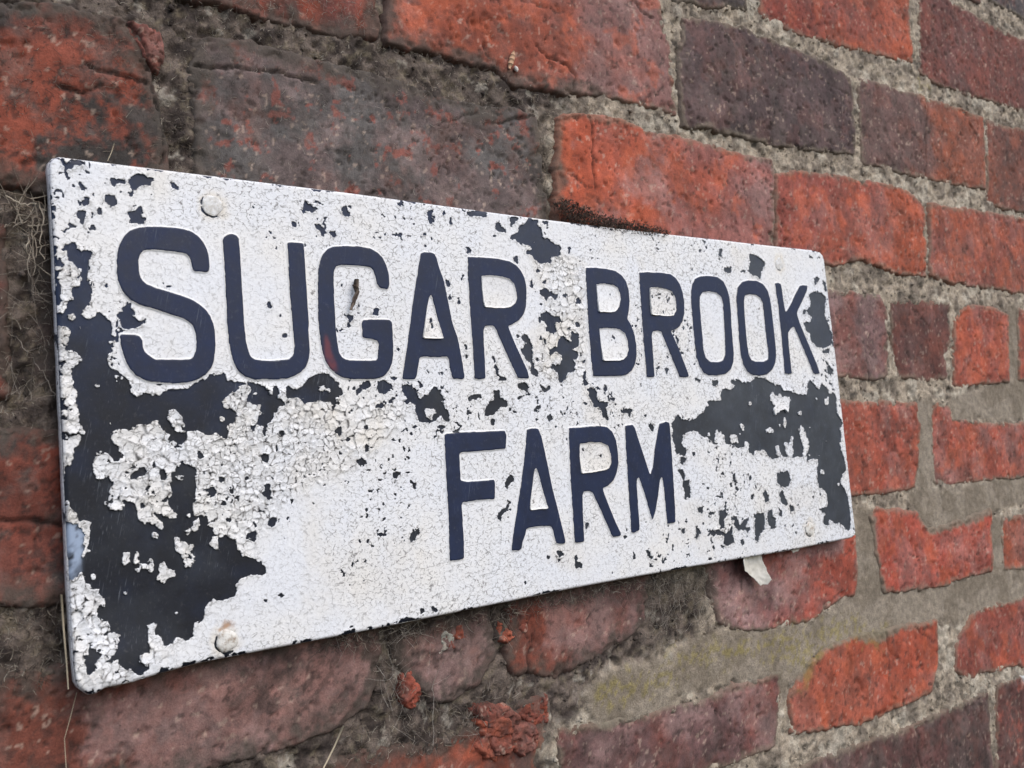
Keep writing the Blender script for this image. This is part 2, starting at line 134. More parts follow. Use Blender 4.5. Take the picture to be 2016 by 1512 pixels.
d -136.2,80.5 -132.3,80.9 -133.2,79.2 -135.6,79.1
d -129.6,80.0 -126.0,80.1 -117.2,79.3 -117.3,78.5 -125.3,78.9 -127.6,75.8 -129.4,72.8
d -118.1,73.7 -115.2,73.8 -115.9,70.8 -117.6,70.2
d -120.8,126.8 -117.0,128.1 -113.0,127.4 -110.0,123.1 -108.7,119.2 -105.9,122.3 -103.5,121.6 -101.5,124.4 -98.8,126.5 -94.7,124.3 -93.3,120.6 -93.0,114.9 -90.6,112.6 -88.9,107.5 -92.9,105.8 -96.0,109.9 -99.8,106.4 -105.7,105.6 -110.6,107.5 -111.9,111.8 -116.5,114.8 -120.7,118.4 -117.7,120.4 -120.2,124.0
w -105.9,113.8 -99.9,113.6 -99.3,111.4 -102.5,109.4 -101.4,107.2 -103.9,107.7 -105.3,110.9
w -115.8,118.3 -113.9,116.8 -111.9,116.0 -113.1,111.8 -116.0,111.9
d -97.8,104.2 -93.9,104.4 -92.5,101.5 -97.6,102.1
d -115.9,102.8 -114.1,105.5 -110.9,104.0
d -108.8,128.1 -106.2,128.4 -106.0,125.9 -108.1,126.3
d -88.0,103.1 -86.2,103.8 -87.3,101.3
d -76.7,118.9 -72.9,121.0 -67.4,121.6 -65.8,119.0 -68.6,118.7 -73.2,118.0 -75.1,117.0
d -66.0,108.2 -62.5,115.6 -58.5,117.7 -58.0,123.0 -53.3,123.3 -52.7,119.1 -48.2,117.5 -48.6,113.0 -53.4,113.1 -58.4,109.5 -64.2,107.8
d -60.6,106.6 -57.8,106.5 -59.2,102.4 -60.9,103.6
d -76.0,150.0 -74.0,151.5 -73.5,147.4 -75.8,147.0
d -77.0,144.0 -73.8,144.8 -74.5,141.8 -77.2,142.1
d -121.0,147.9 -118.7,147.2 -119.6,145.5 -121.2,146.1
d -152.7,182.8 -151.7,181.1 -153.0,179.3 -154.0,181.0
d -151.8,165.3 -146.5,164.8 -149.1,161.3 -150.1,158.2 -151.1,159.2 -150.5,161.9
d -145.2,166.2 -143.0,165.9 -145.0,164.8
d -144.5,171.4 -142.5,171.2 -143.4,169.7
d -136.5,168.3 -131.6,170.2 -131.6,165.6 -136.3,165.8
d -99.3,163.4 -97.3,166.0 -96.6,159.9 -97.6,158.4 -99.1,160.5
d -196.2,169.6 -194.8,171.0 -192.2,168.5 -194.5,165.8
d -190.1,164.3 -188.7,165.4 -187.4,162.8 -189.5,162.7
d -188.4,153.6 -186.9,155.3 -185.3,153.7 -187.5,151.7
d -85.4,186.9 -82.6,188.5 -82.5,184.0 -84.8,183.2
d -85.3,177.9 -82.9,180.3 -81.5,176.2 -84.6,176.5
d -78.5,174.5 -76.9,178.0 -75.9,174.2
d -74.8,189.7 -72.9,191.3 -72.1,189.9 -74.6,187.5
d -173.0,224.0 -171.4,226.2 -169.0,223.7 -164.0,222.2 -163.7,220.9 -167.9,219.7 -172.2,220.3
d -150.5,222.9 -149.2,224.4 -146.5,224.4 -144.9,220.0 -147.0,218.4 -149.9,220.9
d -114.1,230.3 -111.4,232.1 -110.6,227.0 -113.9,227.4
d -95.2,227.9 -89.9,228.8 -91.1,224.6 -89.7,221.3 -94.1,220.5 -94.6,225.0
d -84.3,227.5 -82.3,229.6 -81.6,227.0 -83.5,225.7
d -69.0,231.0 -64.0,230.7 -55.4,232.4 -51.2,231.2 -52.0,228.0 -58.6,228.5 -65.2,227.9
d -45.8,223.5 -42.4,227.8 -41.3,224.3 -37.6,222.7 -37.9,219.9 -44.2,220.5 -46.0,221.5
d -49.3,217.3 -46.3,218.7 -44.5,217.7 -48.0,216.2
d -179.9,212.1 -177.0,213.7 -177.2,210.7 -179.0,210.5
d -166.9,213.3 -163.9,214.0 -161.5,211.4 -159.4,208.9 -162.9,206.8 -163.8,209.8 -165.6,210.7
d -157.9,209.7 -153.6,211.4 -154.2,208.3 -156.3,206.0
d -105.8,219.1 -102.8,220.1 -104.2,218.5
d -99.4,214.1 -97.2,215.0 -96.0,213.6 -98.7,212.3
d -128.4,210.1 -126.4,209.6 -127.8,208.0
d -111.2,224.4 -108.7,224.7 -109.6,223.5
d -70.2,209.0 -67.0,208.9 -64.8,207.9 -66.1,204.7 -71.0,205.5 -67.8,206.1
d -79.1,225.7 -77.6,226.3 -77.6,222.1 -79.1,221.2
d -81.2,193.9 -80.1,194.3 -80.6,190.9
d -290.5,231.5 -289.6,231.9 -288.4,229.7 -285.6,232.5 -279.7,232.1 -279.5,230.3 -281.4,229.2 -283.8,229.8 -285.8,227.4 -288.8,225.6 -288.4,228.6
d -270.0,225.3 -268.3,225.8 -266.1,225.2 -262.3,226.2 -262.1,223.8 -265.0,223.5 -267.6,222.2 -269.8,223.5
d -261.5,226.0 -259.0,228.2 -256.7,229.4 -253.2,229.5 -251.7,228.5 -249.7,228.1 -249.8,225.9 -251.7,223.8 -254.6,223.8 -258.2,221.8 -259.2,219.0 -259.6,217.1 -261.3,217.5 -259.4,220.2 -259.6,222.6 -261.3,223.9
d -283.4,221.5 -282.5,222.4 -280.7,220.7 -280.0,218.4 -281.9,218.2
d -281.8,214.6 -280.6,216.2 -278.5,215.0 -278.9,212.0 -281.1,211.2 -281.9,212.3
d -272.6,216.6 -271.4,217.9 -269.8,216.9 -267.6,216.8 -266.0,214.0 -267.8,211.7 -269.7,212.7 -272.1,214.5
d -275.9,210.5 -274.2,211.9 -272.9,210.8 -273.8,207.8 -275.0,207.4
d -284.8,206.7 -282.8,208.9 -279.5,209.0 -280.8,205.9 -281.5,202.3 -282.5,201.9 -284.3,204.4
d -279.9,201.3 -277.6,202.4 -276.6,200.4 -278.9,199.3 -279.9,200.1
d -261.9,210.2 -258.7,210.5 -257.5,212.8 -255.1,212.7 -255.5,210.2 -256.5,208.3 -253.9,208.2 -254.0,205.8 -256.7,205.2 -260.1,205.2 -261.7,207.8
d -240.8,226.4 -238.2,228.0 -237.8,224.6 -238.6,222.0 -239.1,223.8 -240.6,224.5
d -251.6,219.8 -249.7,221.0 -249.8,219.7 -251.3,218.6
d -256.8,232.1 -254.5,232.6 -255.1,231.4
d -268.6,231.8 -268.0,232.2 -267.5,230.4 -268.4,230.3
d -268.5,164.6 -266.5,165.3 -264.2,166.5 -262.2,166.3 -262.9,163.3 -261.1,161.0 -260.0,158.7 -256.5,159.7 -256.0,157.9 -258.4,156.6 -261.3,155.1 -268.1,155.2 -267.7,157.8 -268.4,160.8 -268.4,161.9 -266.1,162.6 -265.8,163.5
d -273.9,174.6 -273.0,175.9 -272.3,174.1 -273.4,173.5
d -293.0,185.1 -292.1,188.0 -291.5,184.6 -290.2,183.0 -291.3,181.8 -292.6,182.8
d -179.9,211.8 -177.3,213.7 -177.2,210.7
d -35.3,230.4 -26.3,230.9 -26.5,229.3 -30.8,226.5 -34.0,223.8
d -27.4,225.2 -22.7,227.3 -19.3,230.4 -11.0,230.8 -11.4,227.5 -8.6,224.5 -8.6,219.6 -2.5,218.5 1.0,215.9 4.2,216.5 5.9,212.5 3.3,208.2 -2.6,207.8 -4.2,202.8 -8.9,203.3 -12.1,202.2 -17.0,204.3 -18.7,207.4 -24.3,207.8 -23.5,209.9 -17.8,211.5 -21.1,213.7 -27.2,213.6 -29.9,215.8 -35.3,216.5 -34.1,219.0 -28.4,221.1
w -21.6,222.9 -20.2,222.2 -20.9,220.2
w -16.7,216.5 -14.7,216.2 -16.1,214.9
d -8.5,230.2 -2.6,230.8 -3.4,228.7 -7.1,228.3
d -35.1,204.7 -29.9,206.6 -30.5,201.0 -32.4,201.7
d 12.1,214.7 13.8,215.2 12.6,209.7 11.3,210.5
d -17.8,197.8 -12.3,200.6 -13.3,196.5 -16.3,196.7
d -22.0,192.0 -19.8,192.9 -19.5,186.5 -22.0,186.8
d -12.9,190.9 -10.1,192.3 -8.9,189.9 -12.5,189.3
d -15.1,185.1 -10.7,187.4 -6.8,184.7 -0.7,183.4 -2.1,180.5 -7.2,181.9 -10.7,178.5 -12.4,181.3 -15.3,182.7
d 0.6,185.1 3.1,188.1 2.7,185.2
d 3.6,183.6 6.9,184.6 5.5,181.7 3.4,182.0
d 14.0,180.8 17.5,182.2 18.1,178.5 14.3,178.3
d -20.3,184.1 -18.2,185.0 -19.0,181.8
d -17.1,176.2 -13.8,178.0 -14.6,175.9
d -2.5,176.8 -0.8,177.7 -1.6,175.7
d -16.7,170.7 -11.3,172.9 -8.5,170.2 -3.4,168.7 0.9,169.7 -1.7,165.5 -6.1,163.8 -4.4,160.6 -6.9,156.5 -10.7,159.7 -13.7,160.4 -12.3,164.4 -16.1,166.7
d -18.4,168.2 -17.0,168.3 -16.1,163.1 -17.8,165.1
d -12.0,148.5 -5.6,150.1 -2.8,155.8 0.5,157.5 3.4,154.3 7.5,153.6 5.9,157.6 8.3,160.1 13.5,157.8 13.4,152.8 11.4,149.5 7.0,148.7 12.1,146.3 11.7,143.0 8.2,141.4 7.4,134.1 1.9,133.3 -0.6,130.1 -4.1,126.9 -6.9,129.3 -7.4,134.1 -11.3,136.5 -11.0,138.9 -4.8,138.9 -2.0,144.5 -7.0,146.9 -12.5,144.5
d -15.3,155.6 -13.5,153.2 -14.9,150.0 -15.7,152.4
d -18.7,157.1 -17.1,157.9 -17.5,153.9 -19.1,153.9
d 11.8,166.7 16.1,166.0 15.2,163.5 11.9,162.6
d 0.2,164.0 5.3,162.1 9.2,163.0 5.1,160.4
d -33.5,155.2 -31.1,158.4 -26.6,154.6 -25.2,149.1 -26.0,142.0 -24.5,136.5 -21.9,133.4 -24.1,131.4 -28.0,132.6 -28.2,139.7 -32.8,143.5 -34.3,147.4 -30.9,151.4
d -38.1,157.5 -34.4,156.0 -36.5,154.4
d -22.7,144.4 -21.4,142.0 -22.2,139.7 -23.5,141.2
d -57.3,143.4 -54.9,143.8 -54.4,139.6 -52.9,135.8 -52.3,132.8 -47.7,131.2 -46.5,128.9 -54.6,128.6 -52.5,130.5 -55.0,133.5 -55.0,138.8
d -57.9,147.2 -55.9,147.6 -57.1,145.3
d 15.9,142.2 18.2,143.1 16.7,139.4 15.1,140.2
d 13.9,134.1 17.3,135.7 15.5,130.0 18.4,126.7 14.9,124.7 13.7,128.4
d 15.8,123.5 21.4,124.2 26.0,120.9 23.8,116.8 18.4,117.7
d -39.4,127.3 -33.4,128.4 -29.8,124.9 -34.1,122.2 -38.7,124.6
d -22.6,126.7 -20.6,126.7 -18.9,123.9 -13.0,125.8 -15.0,122.3 -19.1,121.6 -21.9,124.0
d -58.0,123.0 -54.2,123.3 -52.6,120.5 -57.3,120.6
d 31.1,125.7 33.0,127.8 33.6,123.2 35.1,121.5 31.2,122.0
d 64.3,126.2 66.8,127.0 65.0,122.8
d 89.7,136.4 94.0,135.6 90.9,131.2
d 103.9,159.6 107.3,156.1 106.0,151.6 103.9,155.1
d 117.3,170.8 119.2,169.9 117.6,168.5
d 115.7,205.3 119.1,205.6 117.8,201.4
d 125.3,206.9 129.8,209.9 129.3,206.2
d 43.2,158.4 45.9,156.7 45.0,154.2
d 46.2,145.7 50.5,147.5 49.0,144.9
d 117.8,129.2 125.7,128.3 124.6,126.0 120.2,127.4
d 15.9,123.9 21.4,124.2 25.4,120.9 22.7,116.8 26.9,114.7 34.1,114.1 33.3,111.6 30.9,110.9 32.2,107.6 32.9,100.1 30.9,101.8 26.9,106.1 26.4,111.0 19.9,112.0 19.2,115.3 16.9,118.6 17.8,121.8
d 14.5,130.0 16.5,129.2 17.2,125.9 14.4,125.1
d 12.0,114.6 15.8,114.1 14.0,112.5
d 35.2,117.8 40.7,116.4 39.3,114.4 35.5,115.7
d 44.4,109.3 55.5,109.4 53.3,106.1 51.7,102.8 50.9,106.2 44.7,107.2
d 61.4,105.0 68.7,105.2 67.2,103.1 62.5,103.7
d 36.2,108.3 37.8,107.4 36.4,105.4
d 40.2,108.1 41.9,108.1 41.1,106.0
d 56.6,117.8 58.4,118.2 57.5,115.3
d -28.3,111.7 -24.1,113.9 -22.0,113.8 -24.4,110.8 -27.0,110.1
d -26.8,107.0 -25.1,104.6 -28.1,104.3
d -18.3,106.7 -15.6,108.2 -14.3,105.4 -17.2,102.8 -18.6,104.4
d -47.1,114.1 -44.0,111.3 -38.4,109.3 -44.2,109.8 -47.0,110.7
d -39.8,119.3 -34.3,120.3 -37.5,118.1 -39.9,118.1
d 67.8,98.8 72.7,99.1 73.4,95.2 71.9,93.1 69.8,95.4
d 39.6,99.1 43.2,100.2 41.7,97.3
d -55.9,66.1 -53.0,71.9 -50.4,73.9 -46.9,70.3 -50.5,68.7 -52.6,65.9
d -63.1,50.6 -59.6,53.2 -55.7,54.3 -53.5,58.1 -51.6,57.6 -51.9,55.4 -55.0,52.7 -57.1,50.7 -60.0,49.5 -59.4,46.5 -62.8,48.7
d 5.0,39.4 8.3,39.4 7.3,36.0 4.5,35.1
d -53.3,51.1 -51.0,50.1 -52.5,49.2
d -29.4,21.7 -25.3,22.7 -25.6,20.4
d -20.6,24.8 -16.9,25.5 -14.3,22.1 -18.0,21.0 -19.0,16.6 -20.4,22.1
d -6.2,20.4 -4.1,20.9 -4.0,17.0 -0.0,15.0 -0.9,12.6 -6.0,13.3
d 43.7,16.8 45.5,17.0 45.5,12.5 43.2,12.8
d 55.4,17.1 60.0,15.7 59.5,12.5 66.4,10.0 65.0,8.5 58.1,11.0 56.3,14.5
d 90.9,26.1 95.5,27.3 94.3,23.6
d 37.3,28.9 41.3,33.3 39.5,28.2
d 9.2,20.9 11.8,20.2 9.5,19.3
d 26.0,24.1 28.0,22.6 26.3,22.0
d 22.4,26.5 24.5,25.4 22.8,24.8
d 7.5,86.3 9.5,85.0 8.3,83.8
d 21.0,80.7 24.4,81.3 23.5,78.6
d -123.5,43.3 -119.9,47.7 -115.7,49.3 -115.7,45.2 -119.5,43.6 -121.3,41.0
d -118.7,6.1 -116.3,5.7 -116.5,3.7 -118.6,3.7
d -111.4,6.3 -107.5,3.4 -109.3,1.9 -111.6,4.3
d -125.9,11.9 -124.3,11.0 -125.6,10.5
d -46.7,10.5 -44.8,10.6 -46.0,8.2
d -41.6,9.1 -39.2,9.1 -40.8,7.5
d -165.8,0.6 -162.8,2.0 -158.4,1.9 -159.4,-1.2 -164.6,-2.8
d -134.2,1.8 -129.4,3.1 -123.9,2.2 -124.9,0.3 -132.8,-0.4
d -179.3,-0.3 -175.1,0.2 -171.6,-1.0 -178.7,-1.6
d 91.2,98.0 95.6,102.2 98.5,104.3 101.9,101.1 108.1,99.6 116.2,100.6 119.2,103.2 124.8,104.8 126.7,108.4 130.9,109.6 132.1,112.8 138.3,113.1 145.2,112.9 145.6,119.8 150.8,121.6 157.7,120.1 162.5,123.3 158.5,125.2 158.9,128.0 166.2,128.4 171.5,125.5 180.5,126.4 187.1,129.7 196.0,129.1 203.2,126.2 209.0,123.7 216.8,123.6 219.1,118.7 227.1,118.5 234.8,116.4 248.5,114.7 250.0,123.2 255.0,127.2 259.4,124.1 265.3,119.0 269.7,124.0 276.0,120.8 278.5,115.7 285.7,116.6 288.0,114.5 287.8,109.3 286.0,100.1 290.5,95.8 293.0,90.5 288.7,86.6 289.2,80.4 286.5,75.4 286.2,69.3 289.6,63.9 291.1,53.6 282.9,48.1 280.1,43.2 284.8,39.8 288.4,31.4 289.0,21.2 289.0,12.1 286.7,5.2 280.0,6.9 275.6,11.4 265.6,13.4 261.1,16.8 258.5,12.1 252.1,13.7 252.2,18.6 255.2,21.3 247.7,25.9 258.8,26.9 260.8,32.7 258.7,39.8 250.8,42.4 249.8,50.4 253.2,64.1 246.8,65.4 238.1,63.0 240.4,66.8 225.9,67.6 224.2,66.8 216.5,68.2 207.2,68.7 197.7,67.4 192.1,70.5 189.8,74.5 177.9,75.1 175.8,71.5 170.5,74.6 168.2,78.4 159.4,77.9 150.0,81.2 144.5,81.4 132.1,82.1 128.6,85.8 120.9,88.0 116.1,91.7 108.3,92.1 101.5,89.7 99.9,83.7 103.8,79.1 102.0,75.7 93.2,77.1 92.6,81.4 90.8,86.7 90.9,91.9
w 203.9,117.0 206.4,117.9 210.6,114.9 215.5,116.3 218.2,113.8 227.1,114.1 223.5,107.8 220.7,101.0 218.3,105.0 211.7,103.2 205.0,100.5 205.0,105.3 206.5,109.2 202.3,111.7
w 165.2,95.7 167.8,93.8 165.8,90.1 164.0,92.5
w 177.4,111.8 180.2,110.7 177.4,107.5 176.2,109.0
w 193.2,89.9 197.3,91.7 201.7,90.5 201.1,87.2 195.7,87.0
w 214.5,92.5 217.2,99.2 218.7,94.3 216.3,89.5
w 209.2,93.6 211.7,94.5 210.8,89.7
w 233.0,88.8 236.9,92.1 241.0,87.5 243.0,80.5 243.5,74.5 241.1,70.7 237.2,67.0 234.3,69.1 236.8,73.9 234.8,80.9
w 213.0,79.9 217.0,79.8 217.8,75.8 223.2,83.4 224.6,82.3 222.6,75.6 224.4,72.6 221.2,67.9 215.3,70.2
w 202.3,76.6 205.7,77.9 207.1,72.6 208.7,68.6 204.2,69.8
w 126.4,88.6 128.2,91.7 129.7,88.0
w 134.1,85.6 137.3,93.1 138.9,90.3 145.5,87.8 144.5,81.4 133.6,82.9
w 150.9,86.6 154.0,88.3 158.1,87.2 160.0,81.6 151.6,82.0
w 167.5,83.1 171.0,82.0 170.9,77.3 166.7,78.5
w 161.2,88.5 163.4,88.8 162.2,86.1
w 271.7,111.7 277.0,112.6 275.0,106.5 271.5,106.6
w 234.7,102.6 238.9,102.9 238.1,99.0 235.0,99.6
w 254.9,55.0 259.2,55.7 260.3,52.1 255.2,52.5
w 259.9,113.0 262.2,111.9 260.4,110.9
w 175.4,122.2 177.5,121.2 175.7,119.8
w 247.3,90.2 248.9,90.2 247.7,88.2
w 267.1,78.9 268.6,77.8 266.8,77.4
w 241.6,68.7 244.0,68.1 242.1,66.7
w 254.8,68.0 257.2,67.3 255.3,65.9
w 276.9,44.4 279.3,43.2 277.1,41.4
d 96.1,75.2 103.0,73.9 102.8,72.1 98.6,69.8 96.0,70.0
d 93.0,66.7 98.1,66.4 99.8,61.0 98.8,58.5 104.8,59.8 103.0,56.4 104.3,52.0 103.2,48.6 99.1,47.2 97.5,45.2 97.3,52.6 97.1,59.5
d 108.8,77.9 112.7,77.7 109.6,74.4
d 114.0,73.2 115.9,72.2 114.3,70.6
d 201.3,57.6 208.3,57.6 214.7,58.2 217.3,50.8 213.2,45.3 203.9,46.0 199.2,49.7
d 204.5,45.0 208.1,39.0 210.2,33.2 206.8,31.6 201.4,35.8 200.7,40.6
d 149.2,58.4 152.5,61.4 152.9,55.4 154.0,53.1 150.6,53.8
d 166.1,57.2 170.5,57.4 170.7,54.2 167.8,53.9
d 181.6,44.0 184.8,45.6 188.6,41.6 187.8,37.0 183.3,36.5
d 168.2,43.3 171.1,43.5 170.6,40.3 168.4,40.0
d 147.3,68.6 149.7,70.2 149.0,65.7
d 116.0,55.9 118.7,55.7 117.2,54.5
d 120.8,52.5 123.5,52.3 122.4,49.7
d 108.9,39.4 114.9,39.8 114.3,35.5 109.7,35.9
d 118.8,35.0 126.2,35.2 125.3,33.5 120.5,33.1
d 131.7,35.6 138.5,35.4 140.6,31.2 136.1,29.0 135.2,22.8 129.7,22.5 130.1,29.5
d 144.6,29.9 148.9,30.4 152.1,23.8 164.3,29.0 162.3,25.5 157.1,19.7 149.9,19.5 146.2,22.6 146.3,27.1
d 168.8,29.4 180.6,29.7 180.9,22.7 180.1,18.2 173.4,13.4 171.2,9.0 167.2,11.3 168.3,22.2
d 184.9,28.9 191.4,31.5 190.4,25.5 194.7,24.2 191.9,17.0 187.3,16.5 183.8,22.5
d 211.6,32.1 216.3,32.1 217.1,27.8 212.1,26.3
d 198.9,30.4 202.5,29.1 200.9,24.5 198.1,25.8
d 116.3,23.0 128.3,22.7 134.8,20.2 137.3,19.1 143.6,23.8 143.5,18.4 144.5,12.0 135.9,10.3 132.2,12.5 134.3,17.6 122.4,18.9
d 157.2,20.6 163.0,20.9 163.3,18.1 159.4,16.7
d 151.0,13.1 154.6,13.2 156.2,9.8 152.5,8.9
d 90.3,26.2 94.8,27.0 95.0,23.5 90.6,24.0
d 105.1,26.8 108.8,25.5 110.8,21.4 106.6,19.7 104.7,15.6 105.0,21.6
d 112.6,28.6 114.6,28.9 114.2,26.3
d 95.0,32.1 99.4,31.7 96.5,29.4
d 202.8,17.8 205.3,18.4 204.8,15.7
d 137.1,127.2 144.8,128.1 142.9,124.4 138.4,122.7 137.3,124.5
d 121.8,129.2 126.2,127.3 123.9,125.6
d 221.0,31.7 224.3,31.9 222.2,29.2
d 241.7,38.2 244.6,36.0 242.5,33.7
d 250.2,39.0 253.2,37.3 251.2,35.5
d 173.7,50.2 175.6,51.0 174.6,46.5
d 195.2,223.6 198.4,224.8 207.3,222.5 213.0,219.4 214.8,216.5 210.4,213.2 207.3,209.1 206.6,205.1 203.1,206.8 197.0,207.5 192.2,210.1 194.5,215.2 195.9,219.2
d 265.2,196.0 273.4,198.4 278.8,199.7 287.1,197.0 290.7,192.9 287.2,188.6 285.6,180.1 289.3,171.8 293.1,163.5 289.6,155.1 278.5,152.3 268.4,153.7 262.3,157.7 261.8,163.9 257.1,165.8 255.0,172.9 261.8,173.1 267.7,177.4 263.0,179.3 260.1,182.3 267.9,187.8 267.0,191.9
d 275.6,210.0 281.1,211.9 284.2,209.5 276.1,203.8 274.8,205.8
d 287.5,208.6 292.5,206.8 292.9,199.4 289.3,199.2
d 256.9,183.2 261.8,182.4 257.8,179.2 254.5,179.0
d 280.2,151.8 287.5,152.9 285.6,147.7 276.1,148.7
d 279.3,142.5 283.1,139.4 289.1,134.2 284.8,130.0 279.9,132.1
d 159.8,223.8 164.3,225.1 162.7,219.3 157.7,219.4
d 163.6,211.2 169.5,212.1 173.3,212.8 171.7,207.9 164.5,207.9
d 126.8,207.9 129.8,209.9 129.3,206.2
d 115.7,205.3 119.2,206.0 117.3,202.2
d 180.0,208.9 189.4,211.4 189.7,209.0
d 143.8,229.7 148.0,230.0 145.5,227.5
d 104.0,160.5 107.3,156.1 106.1,152.5 104.0,156.0
d 117.3,170.8 119.2,170.4 117.6,168.5
d 90.5,137.3 94.0,135.6 90.9,131.2
d -293.7,69.7 -290.1,68.3 -286.6,64.1 -286.9,59.1 -288.7,53.3 -288.9,47.9 -291.0,46.0 -292.9,43.5 -293.8,47.4 -294.1,59.4"""
HEAVY=['-283.0,112.9 -255.1,119.0 -224.0,115.7 -213.1,127.9 -189.3,125.0 -172.6,123.5 -149.3,119.0 -121.1,118.4 -118.8,107.1 -139.0,94.2 -158.1,82.0 -175.8,78.0 -198.5,67.2 -215.5,46.8 -234.5,60.9 -240.2,45.0 -263.2,45.7 -279.4,72.2','-295.0,49.7 -283.9,41.7 -275.2,22.9 -260.5,9.2 -251.6,5.4 -263.4,-4.7 -294.9,0.5','-269.1,133.3 -254.7,126.1 -225.8,128.1 -231.1,120.8 -266.3,121.6','-21.0,214.5 24.6,204.7 15.7,131.6 -26.1,131.9 -8.8,176.6','-294.6,192.4 -285.2,188.5 -287.8,75.2 -294.5,62.7']
BLUE=['-293.7,69.7 -290.1,68.3 -286.6,64.1 -286.9,59.1 -288.7,53.3 -288.9,47.9 -291.0,46.0 -292.9,43.5 -293.8,47.4 -294.1,59.4']
RED=['-164.5,154.8 -162.7,149.4 -162.3,144.7 -159.7,139.3 -159.0,135.0 -161.5,135.3 -164.2,138.7 -165.7,142.7 -165.6,149.4']
NAILS=[(-221.3, 217.5, 5.2), (-226.3, 7.5, 5.2), (232.7, 218.7, 5.2), (233.9, 12.2, 5.2)]
